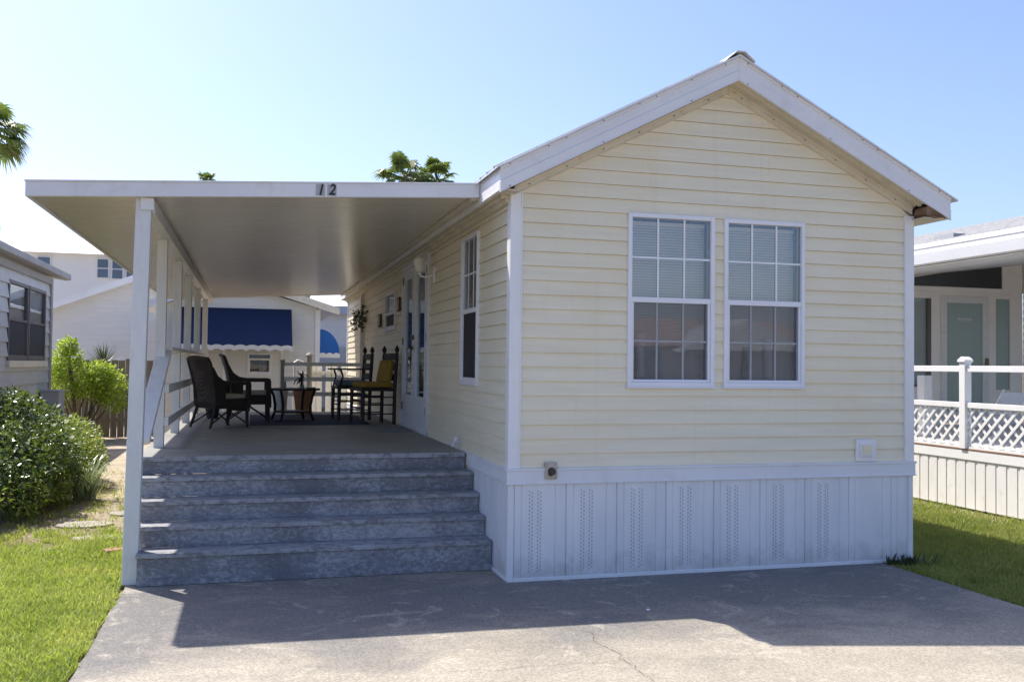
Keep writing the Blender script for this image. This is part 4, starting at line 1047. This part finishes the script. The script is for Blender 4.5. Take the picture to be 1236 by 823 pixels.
frost=paint('frosted_green_glass',(.27,.36,.33),.25,.08,.7,spec=.7)
t=MB(); t.box(9.05,9.87,WY+.03,WY+.05,1.40,3.0); sg=obj('window',t,frost,rn)
t=MB(); 
for z in [1.42+.035*i for i in range(44)]: t.box(9.07,9.85,WY+.02,WY+.028,z,z+.012)
obj('blind',t,M['grey_trim'],sg)
t=MB(); t.box(9.79,9.87,WY-.01,WY+.02,1.40,3.0); t.box(9.05,9.87,WY-.01,WY+.02,1.40,1.44); obj('window_frame',t,M['window_dark'],sg)
t=MB(); t.box(10.08,10.20,WY-.03,WY+.03,.75,3.05); t.box(10.98,11.12,WY-.03,WY+.03,.75,3.05); t.box(10.20,10.98,WY-.03,WY+.03,2.93,3.05); t.box(10.20,10.98,WY-.03,WY+.03,.75,.95)
dd=obj('door',t,M['white_siding'],rn,bevel=.006)
t=MB(); t.box(10.20,10.98,WY-.005,WY+.005,.95,2.93); obj('glass',t,frost,dd)
t=MB(); t.box(11.03,11.09,WY-.06,WY-.03,1.80,1.93); t.tube([(11.06,WY-.05,1.84),(10.98,WY-.09,1.84)],.012,8); obj('handle',t,M['brass'],dd)
t=MB()
for i in range(14):
    a=i*.9; x=10.45+.022*i; z=2.62+.02*math.sin(i*2.2); t.box(x,x+.014,WY-.010,WY-.006,z,z+.03)
obj('etched_mark',t,M['vinyl_white'],dd)
t=MB(); t.box(11.30,11.62,WY+.03,WY+.05,1.35,3.03); obj('window',t,frost,rn)
t=MB(); t.box(11.92,12.1,WY-.06,WY-.02,2.55,2.75); t.tube([(12.0,WY-.10,2.55),(12.0,WY-.10,2.8)],[.06,.09],10); obj('wall_lamp',t,M['white_clean'],rn)
# roof with eave along y
RX=6.62; zE=3.36; RS=.235
t=MB(); t.prism([(RX,zE-.03),(RX,zE),(12.2,zE+(12.2-RX)*RS),(18,zE),(18,zE-.05),(12.2,zE+(12.2-RX)*RS-.06)],1,.2,12); obj('roof',t,M['shingle'],rn)
t=MB(); t.box(RX-.03,RX-.005,.2,12,zE-.20,zE+.005); 
obj('fascia',t,M['vinyl_white'],rn,bevel=.003)
t=MB(); t.prism([(RX-.13,zE-.01),(RX-.13,zE-.07),(RX-.122,zE-.08),(RX-.122,zE-.12),(RX-.13,zE-.13),(RX-.11,zE-.27),(RX-.032,zE-.28),(RX-.032,zE-.01)],1,.2,12)
t.prism([(RX-.03,zE-.285),(RX-.0,zE-.285),(RX-.0,zE-.30),(RX-.03,zE-.30)],1,.2,12)
obj('gutter',t,M['vinyl_white'],rn,bevel=.003)
t=MB(); t.prism([(RX,zE-.30),(RX,zE-.285),(12.2,zE-.29+(12.2-RX)*.12),(12.2,zE-.31+(12.2-RX)*.12)],1,.25,WY+.1); obj('soffit',t,M['vinyl_dirty'],rn)
t=MB()
t.box(RX+.9,RX+1.1,3.9,4.3,zE+.2,zE+.27); obj('roof_vent',t,M['greybox'],rn)
# deck of the right neighbour
rdk=thing('white_lattice_deck','white vinyl neighbouring deck with lattice railing and vertical board skirt','deck',(6.6,2.6,0))
QX=6.60; QY0,QY1=-1.5,9.0
t=MB(); t.box(QX+.01,12,QY0,7.19,.60,.72); obj('floor',t,M['white_siding'],rdk)
t=MB(); t.box(QX-.03,QX+.009,QY0,QY1,.715,.735); obj('edge_board',t,paint('brown_edge_board',(.25,.14,.09),.7,.2),rdk,bevel=.003)
t=MB(); t.box(QX-.025,QX+.009,QY0,QY1,.595,.714); obj('skirt_band',t,M['vinyl_white'],rdk,bevel=.004)
t=MB(); y=QY0
while y<QY1:
    t.box(QX-.012,QX+.006,y,y+.12,0.0,.594); t.box(QX-.004,QX+.003,y+.12,y+.165,0.0,.594); y+=.165
obj('skirt_board',t,M['vinyl_dirty'],rdk)
for k in range(-1,4):
    y=2.63+k*1.9
    if y>8.9: continue
    t=MB(); t.box(QX-.05,QX+.05,y-.05,y+.05,.73,1.80); t.prism([(y-.065,1.80),(y+.065,1.80),(y+.065,1.83),(y,1.87),(y-.065,1.83)],0,QX-.065,QX+.065)
    obj('rail_post',t,M['vinyl_white'],rdk,bevel=.004)
t=MB(); t.box(QX-.03,QX+.03,QY0,QY1,1.68,1.755); obj('top_rail',t,M['vinyl_white'],rdk,bevel=.004)
t=MB(); t.box(QX-.03,QX+.03,QY0,QY1,1.235,1.30); obj('middle_rail',t,M['vinyl_white'],rdk,bevel=.004)
t=MB(); zA,zB_=.76,1.235; st=.165; y=QY0-.5
while y<QY1:
    for s in (1,-1):
        a=(QX+.004*s,y,zA) if s>0 else (QX+.006*s,y+(zB_-zA),zA); b=(QX+.004*s,y+(zB_-zA),zB_) if s>0 else (QX+.006*s,y,zB_)
        t.bar(a,b,.006,.034,up=(1,0,0)) if False else t.hexa([(a[0]-.003,a[1]-.024,a[2]),(a[0]+.003,a[1]-.024,a[2]),(a[0]+.003,a[1]+.024,a[2]),(a[0]-.003,a[1]+.024,a[2]),(b[0]-.003,b[1]-.024,b[2]),(b[0]+.003,b[1]-.024,b[2]),(b[0]+.003,b[1]+.024,b[2]),(b[0]-.003,b[1]+.024,b[2])])
    y+=st
obj('lattice',t,M['vinyl_white'],rdk)
t=MB(); t.box(QX-.02,QX+.02,QY0,QY1,.735,.76); obj('bottom_rail',t,M['vinyl_white'],rdk)
# far-side rail of the same deck and a chair glimpsed behind the lattice
fc=thing('folding_chair','white folding chair standing behind the lattice railing of the neighbouring deck','chair',(8.6,4.2,.72))
t=MB(); 
for s in (-.25,.25): t.tube([(8.2,4.2+s,.74),(8.7,4.2+s,1.12),(8.9,4.2+s,1.42)],.015,6); t.tube([(8.9,4.2+s,.74),(8.45,4.2+s,1.12)],.015,6)
t.tube([(8.7,3.95,1.12),(8.7,4.45,1.12)],.012,6)
obj('frame',t,M['vinyl_white'],fc)
t=MB(); t.quad((8.35,3.96,1.10),(8.72,3.96,1.12),(8.72,4.44,1.12),(8.35,4.44,1.10)); t.quad((8.72,3.96,1.12),(8.86,3.96,1.38),(8.86,4.44,1.38),(8.72,4.44,1.12)); obj('sling',t,paint('pale_sling',(.60,.64,.70),.8,.1),fc,fixn=False)
t=MB(); t.box(7.6,7.75,4.6,4.75,.72,1.62); tag(obj('white_stand',t,M['white_siding'],loc=(7.67,4.67,.72),bevel=.01),'short white post stand on the neighbouring deck','post')

# ================================================================== VEGETATION
def leafcloud(blobs, n, size, seed, aspect=2.2, shell=.55, droop=.2, cup=.25):
    """blobs: (cx,cy,cz,rx,ry,rz,weight). returns MB of folded leaf shapes"""
    r=np.random.default_rng(seed); mb=MB(); W=np.array([b[6] for b in blobs],float); W/=W.sum()
    idx=r.choice(len(blobs),size=n,p=W)
    for i in idx:
        bx,by,bz,rx,ry,rz,_=blobs[i]
        d=r.normal(size=3); d/=np.linalg.norm(d); rad=(shell+(1-shell)*r.random()) if r.random()<.8 else r.random()**.5
        c=np.array([bx+d[0]*rx*rad,by+d[1]*ry*rad,bz+d[2]*rz*rad])
        if c[2]<.0: continue
        nn=mnoise.noise(tuple(c*3.1))
        if nn<-.12 and r.random()<.75: continue
        ax=d*.7+r.normal(size=3)*.6; ax[2]-=droop; ax/=np.linalg.norm(ax)
        up=d*.5+np.array([0,0,.6])+r.normal(size=3)*.45; sd_=np.cross(ax,up); sd_/=np.linalg.norm(sd_)+1e-9; nr=np.cross(sd_,ax)
        L=size*r.uniform(.6,1.25); Wd=L/aspect/2
        p0=c; p1=c+ax*L*.5-nr*L*.02; p2=c+ax*L-nr*L*.12
        a=p1+sd_*Wd+nr*Wd*cup; b=p1-sd_*Wd+nr*Wd*cup
        k=len(mb.v); mb.v+= [tuple(p0),tuple(a),tuple(p2),tuple(b),tuple(p1)]
        mb.f+= [(k,k+1,k+4),(k+1,k+2,k+4),(k+2,k+3,k+4),(k+3,k,k+4)]
    return mb
def stems(base, tips, r0, seed):
    mb=MB(); r=random.Random(seed)
    for tx,ty,tz in tips:
        b=Vector(base)+Vector((r.uniform(-.08,.08),r.uniform(-.08,.08),0)); t_=Vector((tx,ty,tz)); m_=(b+t_)/2+Vector((r.uniform(-.08,.08),r.uniform(-.08,.08),.05))
        mb.tube([b,m_,t_],[r0,r0*.7,r0*.3],6)
    return mb
def shrub(name,label,base,blobs,n,size,mat,seed,flowers=0,aspect=2.2,shell=.55,cat='shrub',group=None):
    o=thing(name,label,cat,base,0,group)
    obj('foliage',leafcloud(blobs,n,size,seed,aspect,shell),mat,o,fixn=False)
    obj('stem',stems(base,[(b[0],b[1],b[2]+b[5]*.5) for b in blobs for _ in (0,1)],.018,seed),M['bark'],o)
    if flowers:
        obj('blossom',leafcloud([(b[0],b[1],b[2]+.05,b[3],b[4],b[5],b[6]) for b in blobs],flowers,size*.9,seed+50,1.3,.92),M['petal'],o,fixn=False)
    return o
shrub('flowering_shrub','large glossy dark green shrub with pale highlights against the grey trailer wall',(-4.55,5.0,-.03),
  [(-4.66,5.3,.78,.50,.75,.55,3),(-4.45,4.5,.55,.45,.6,.50,2.4),(-4.72,6.0,.85,.42,.6,.42,1.6),(-4.28,5.3,.50,.38,.6,.45,2),(-4.6,3.9,.40,.42,.5,.38,1.6),(-4.85,5.5,1.15,.28,.4,.22,.7),(-4.35,5.9,.75,.2,.25,.3,.5),(-4.2,4.6,.72,.18,.25,.22,.45),(-5.0,4.8,1.0,.25,.3,.3,.6)],13500,.075,M['leaf_gloss'],11,flowers=110)
shrub('variegated_shrub','rounded yellow green shrub at the end of the shrub bed beside the sandy path',(-4.30,7.0,-.03),
  [(-4.38,7.3,.48,.42,.55,.42,2),(-4.20,6.7,.36,.36,.5,.36,1.6),(-4.5,7.8,.58,.36,.5,.34,1.2)],9000,.055,M['leaf_var'],12)
shrub('low_shrub','low mixed green shrub in front of the flowering shrub with yellowing leaves',(-4.25,4.6,-.03),
  [(-4.22,4.9,.26,.26,.5,.26,1.5),(-4.32,4.1,.22,.26,.4,.24,1),(-4.10,5.6,.26,.22,.4,.26,1.2),(-4.7,3.2,.30,.42,.5,.32,1.5),(-4.95,2.7,.3,.4,.5,.3,1)],5600,.06,M['leaf_var'],13)
# strap-leaved plant
sp=thing('strap_leaf_plant','pale strap leaved plant arching out between the two shrubs','plant',(-3.93,5.55,-.03)); t=MB(); rr=random.Random(5)
for i in range(90):
    a=rr.uniform(0,6.28); l=rr.uniform(.3,.55); h=rr.uniform(.35,.75); b0=Vector((-3.93+rr.gauss(0,.05),5.55+rr.gauss(0,.05),-.02)); pr=b0; wd=.013
    sdv=Vector((-math.sin(a),math.cos(a),0))
    for k in range(1,7):
        s=k/6; p_=b0+Vector((math.cos(a)*l*s,math.sin(a)*l*s,h*(1.9*s-1.25*s*s))); w0=wd*(1-(k-1)/6.3); w1=wd*(1-k/6.3)
        t.quad(pr-sdv*w0,pr+sdv*w0,p_+sdv*w1,p_-sdv*w1); pr=p_
# keep each strap one island is not needed for the random tint
obj('foliage',t,M['strap'],sp,fixn=False)
# lime tree by the fence
lt=thing('lime_green_tree','small bright lime green tree in front of the weathered board fence','tree',(-5.55,14.75,-.03))
blobs=[(-5.75,14.75,1.65,.36,.4,.36,1.6),(-5.30,14.65,1.25,.45,.4,.40,2),(-5.85,14.65,1.10,.42,.4,.38,1.7),(-4.95,14.75,1.15,.42,.4,.45,2),(-5.75,14.75,2.0,.20,.2,.20,.6),(-5.1,14.65,1.45,.35,.3,.25,1),(-4.8,14.65,.85,.3,.3,.25,.7)]
obj('crown',leafcloud(blobs,7500,.085,21,2.0,.5),M['leaf_lime'],lt,fixn=False)
tr=stems((-5.5,14.75,-.05),[(b[0],b[1],b[2]) for b in blobs for _ in (0,1)],.03,21); obj('trunk',tr,M['bark'],lt)
t=MB(); t.lathe([(.10,0),(.15,.42),(.18,.44),(.18,.50),(.15,.50)],(-5.2,13.6,-.03),14)
for i in range(12):
    a=i*math.pi/6; t.tube([(-5.2+.11*math.cos(a),13.6+.11*math.sin(a),0),(-5.2+.17*math.cos(a),13.6+.17*math.sin(a),.45)],.008,5)
tag(obj('stone_planter',t,M['ceramic'],loc=(-5.2,13.6,-.03)),'pale fluted pot standing at the foot of the lime green tree','planter')
# spiky plant behind the fence
ag=thing('spiky_plant','dark spiky leaved plant rising over the board fence','plant',(-5.25,16.2,-.03)); t=MB()
t.tube([(-5.25,16.2,0),(-5.25,16.2,1.6)],.09,8); obj('trunk',t,M['bark'],ag); t=MB()
for i in range(80):
    a=rr.uniform(0,6.28); el=rr.uniform(-.1,1.4); l=rr.uniform(.45,.62); d=Vector((math.cos(a)*math.cos(el),math.sin(a)*math.cos(el),math.sin(el))); s_=d.cross(Vector((0,0,1)));
    s_=(s_.normalized() if s_.length>.01 else Vector((1,0,0)))*.02; b0=Vector((-5.25,16.2,1.6)); t.quad(b0-s_*.5,b0+d*l*.5-s_,b0+d*l,b0+d*l*.5+s_)
obj('foliage',t,M['agave'],ag,fixn=False)
# weeds
def weed(label,x,y,n,h,seed,mat='leaf_dark'):
    r=random.Random(seed); t=MB()
    for i in range(n):
        a=r.uniform(0,6.28); l=r.uniform(.3,1)*h*.8; b0=Vector((x+r.gauss(0,.10),y+r.gauss(0,.03),-.02)); d=Vector((math.cos(a)*l*.6,math.sin(a)*l*.3,l)); s_=Vector((-math.sin(a),math.cos(a),.2))*.014
        t.quad(b0,b0+d*.5-s_,b0+d,b0+d*.5+s_)
    tag(obj('weed_clump',t,M[mat],loc=(x,y,-.03),fixn=False),label,'weeds')
weed('dark weeds growing at the right corner of the skirting',3.58,-.10,90,.15,3)
weed('small weeds at the foot of the front porch post',-2.95,.62,50,.10,4,'leaf_var')
# palms
def palm(label,x,y,zc,nf,rad,seed,h0=0):
    o=thing('palm_tree',label,'palm',(x,y,-.03),0,'fan palms behind the homes'); r=random.Random(seed)
    t=MB(); t.tube([(x,y,-.05),(x+.1,y,zc*.5),(x,y,zc)],[.22,.16,.15],10)
    obj('trunk',t,M['bark'],o)
    t=MB(); st=MB()
    for i in range(nf):
        a=r.uniform(0,6.28); el=r.uniform(-.75,1.25); pl_=rad*r.uniform(.35,.55)
        d=Vector((math.cos(a)*math.cos(el),math.sin(a)*math.cos(el),math.sin(el))); b0=Vector((x,y,zc)); hub=b0+d*pl_
        st.tube([b0,hub],.02,4)
        s_=d.cross(Vector((0,0,1))); s_=s_.normalized() if s_.length>.05 else Vector((1,0,0)); u=s_.cross(d).normalized()
        nl=26
        for k in range(nl):
            th=(-1+2*k/(nl-1))*1.9; L=rad*.55*(1-.25*abs(th)/1.9)*r.uniform(.85,1.1)
            dv=(d*math.cos(th)+s_*math.sin(th)).normalized(); fold=u*(.15*abs(math.sin(th)))
            m1=hub+(dv+fold)*L*.55; tip=hub+(dv+fold)*L*.9+Vector((0,0,-L*.32*r.uniform(.6,1.4)))
            wv=dv.cross(u).normalized()*.030*rad
            t.quad(hub,m1-wv,m1+u*.01,hub+u*.005); t.quad(hub+u*.005,m1+u*.01,m1+wv,hub); t.tri(m1-wv,tip,m1+wv)
    obj('crown',t,M['palm'],o,fixn=False); obj('frond_stem',st,M['palm'],o,fixn=False)
    return o
palm('fan palm crown, the left of the two showing above the middle of the canopy edge',3.05,25,8.1,34,1.2,31)
palm('fan palm crown, the right of the two showing above the canopy edge near the roof',4.25,25.5,8.2,28,1.05,32)
palm('fan palm at the left edge of the photo above the grey trailer roof',-9.85,25,8.75,42,1.4,33)
palm('low dark fan palm peeking over the grey trailer roof at the left edge',-11.35,30,6.55,22,.8,34)
palm('distant palm whose tip just pokes above the left part of the canopy edge',-4.2,40,10.35,18,.7,35)

# picket fence beyond the deck, catching the sun from behind
pf=thing('picket_fence','cream picket fence standing on the sandy ground beyond the far end of the deck','fence',(-.4,13.2,0))
t=MB(); t.box(-1.0,.35,13.24,13.28,.55,.63); t.box(-1.0,.35,13.24,13.28,1.45,1.53); obj('rail',t,M['vinyl_white'],pf)
for k,x in enumerate((-.70,-.57,-.38,-.25,-.06,.07,.26)):
    t=MB(); t.prism([(x-.055,.05),(x+.055,.05),(x+.055,1.64),(x+.03,1.70),(x-.03,1.70),(x-.055,1.64)],1,13.20,13.238); obj('picket',t,M['backlit'],pf,bevel=.004)
# ornaments on the sill inside the front windows
def vase(x,prof,lab,mat,y=.085,z=1.60):
    t=MB(); t.lathe(prof,(x,y,z),16); tag(obj('vase',t,mat,loc=(x,y,z),smooth=True),lab,'vase')
vase(1.13,[(.045,0),(.05,.02),(.04,.15),(.052,.36),(.048,.38)],'white tall vase behind the left front window',M['vinyl_white'])
vase(2.33,[(.04,0),(.045,.02),(.052,.12),(.065,.34),(.06,.35)],'white flared vase behind the right front window',M['vinyl_white'])
vase(2.10,[(.02,0),(.035,.03),(.02,.14),(.015,.24),(.022,.27)],'slim pale bottle vase behind the right front window',M['ceramic'])
t=MB(); t.box(1.03,1.10,.06,.11,1.60,1.70); tag(obj('candle_box',t,M['cushion_yellow'],loc=(1.06,.085,1.6),bevel=.004),'small mustard box at the lower left corner behind the left front window','box')
t=MB(); t.box(.95,1.78,-.0,.145,1.555,1.585); t.box(1.82,2.64,-.0,.145,1.555,1.585); obj('window_stool',t,M['window_white'],house)
# house across the street, behind the camera: seen mirrored in the front windows
sh=thing('street_house','white bungalow with a reddish tan roof across the street, mirrored in the front windows','house',(13,-28,0))
t=MB(); t.box(6,21,-36,-28,0,2.6); obj('wall',t,M['white_siding'],sh)
t=MB(); t.prism([(-27.2,2.55),(-32,3.9),(-36.8,2.55)],0,5.4,21.6); obj('roof',t,M['roof_tan'],sh)
t=MB(); t.prism([(14.2,2.4),(17.2,3.7),(20.2,2.4)],1,-30,-26.4); obj('gable',t,M['white_siding'],sh)
for x in (8,11,13): 
    t=MB(); t.box(x,x+1.1,-27.995,-27.93,1.0,2.3); obj('window',t,M['far_glass'],sh)

# leaf litter on the bed edge
t=MB(); rl_=random.Random(9)
for i in range(900):
    x=-3.75+rl_.gauss(0,.35); y=rl_.uniform(2.2,7.5); x=min(x-.02*(y-3),-3.0); a=rl_.uniform(0,6.28); s_=rl_.uniform(.012,.03); z=-.030+rl_.uniform(0,.012)
    c,d=math.cos(a)*s_,math.sin(a)*s_; t.quad((x-c,y-d,z),(x+d*.4,y-c*.4,z+.006),(x+c,y+d,z+rl_.uniform(0,.012)),(x-d*.4,y+c*.4,z+.004))
tag(obj('leaf_litter',t,leafmat('dry_leaves',[(.12,.08,.05),(.25,.17,.10),(.36,.27,.17)],.8,.1),fixn=False),'dry brown leaf litter along the edge of the shrub bed','leaf litter',kind='stuff')
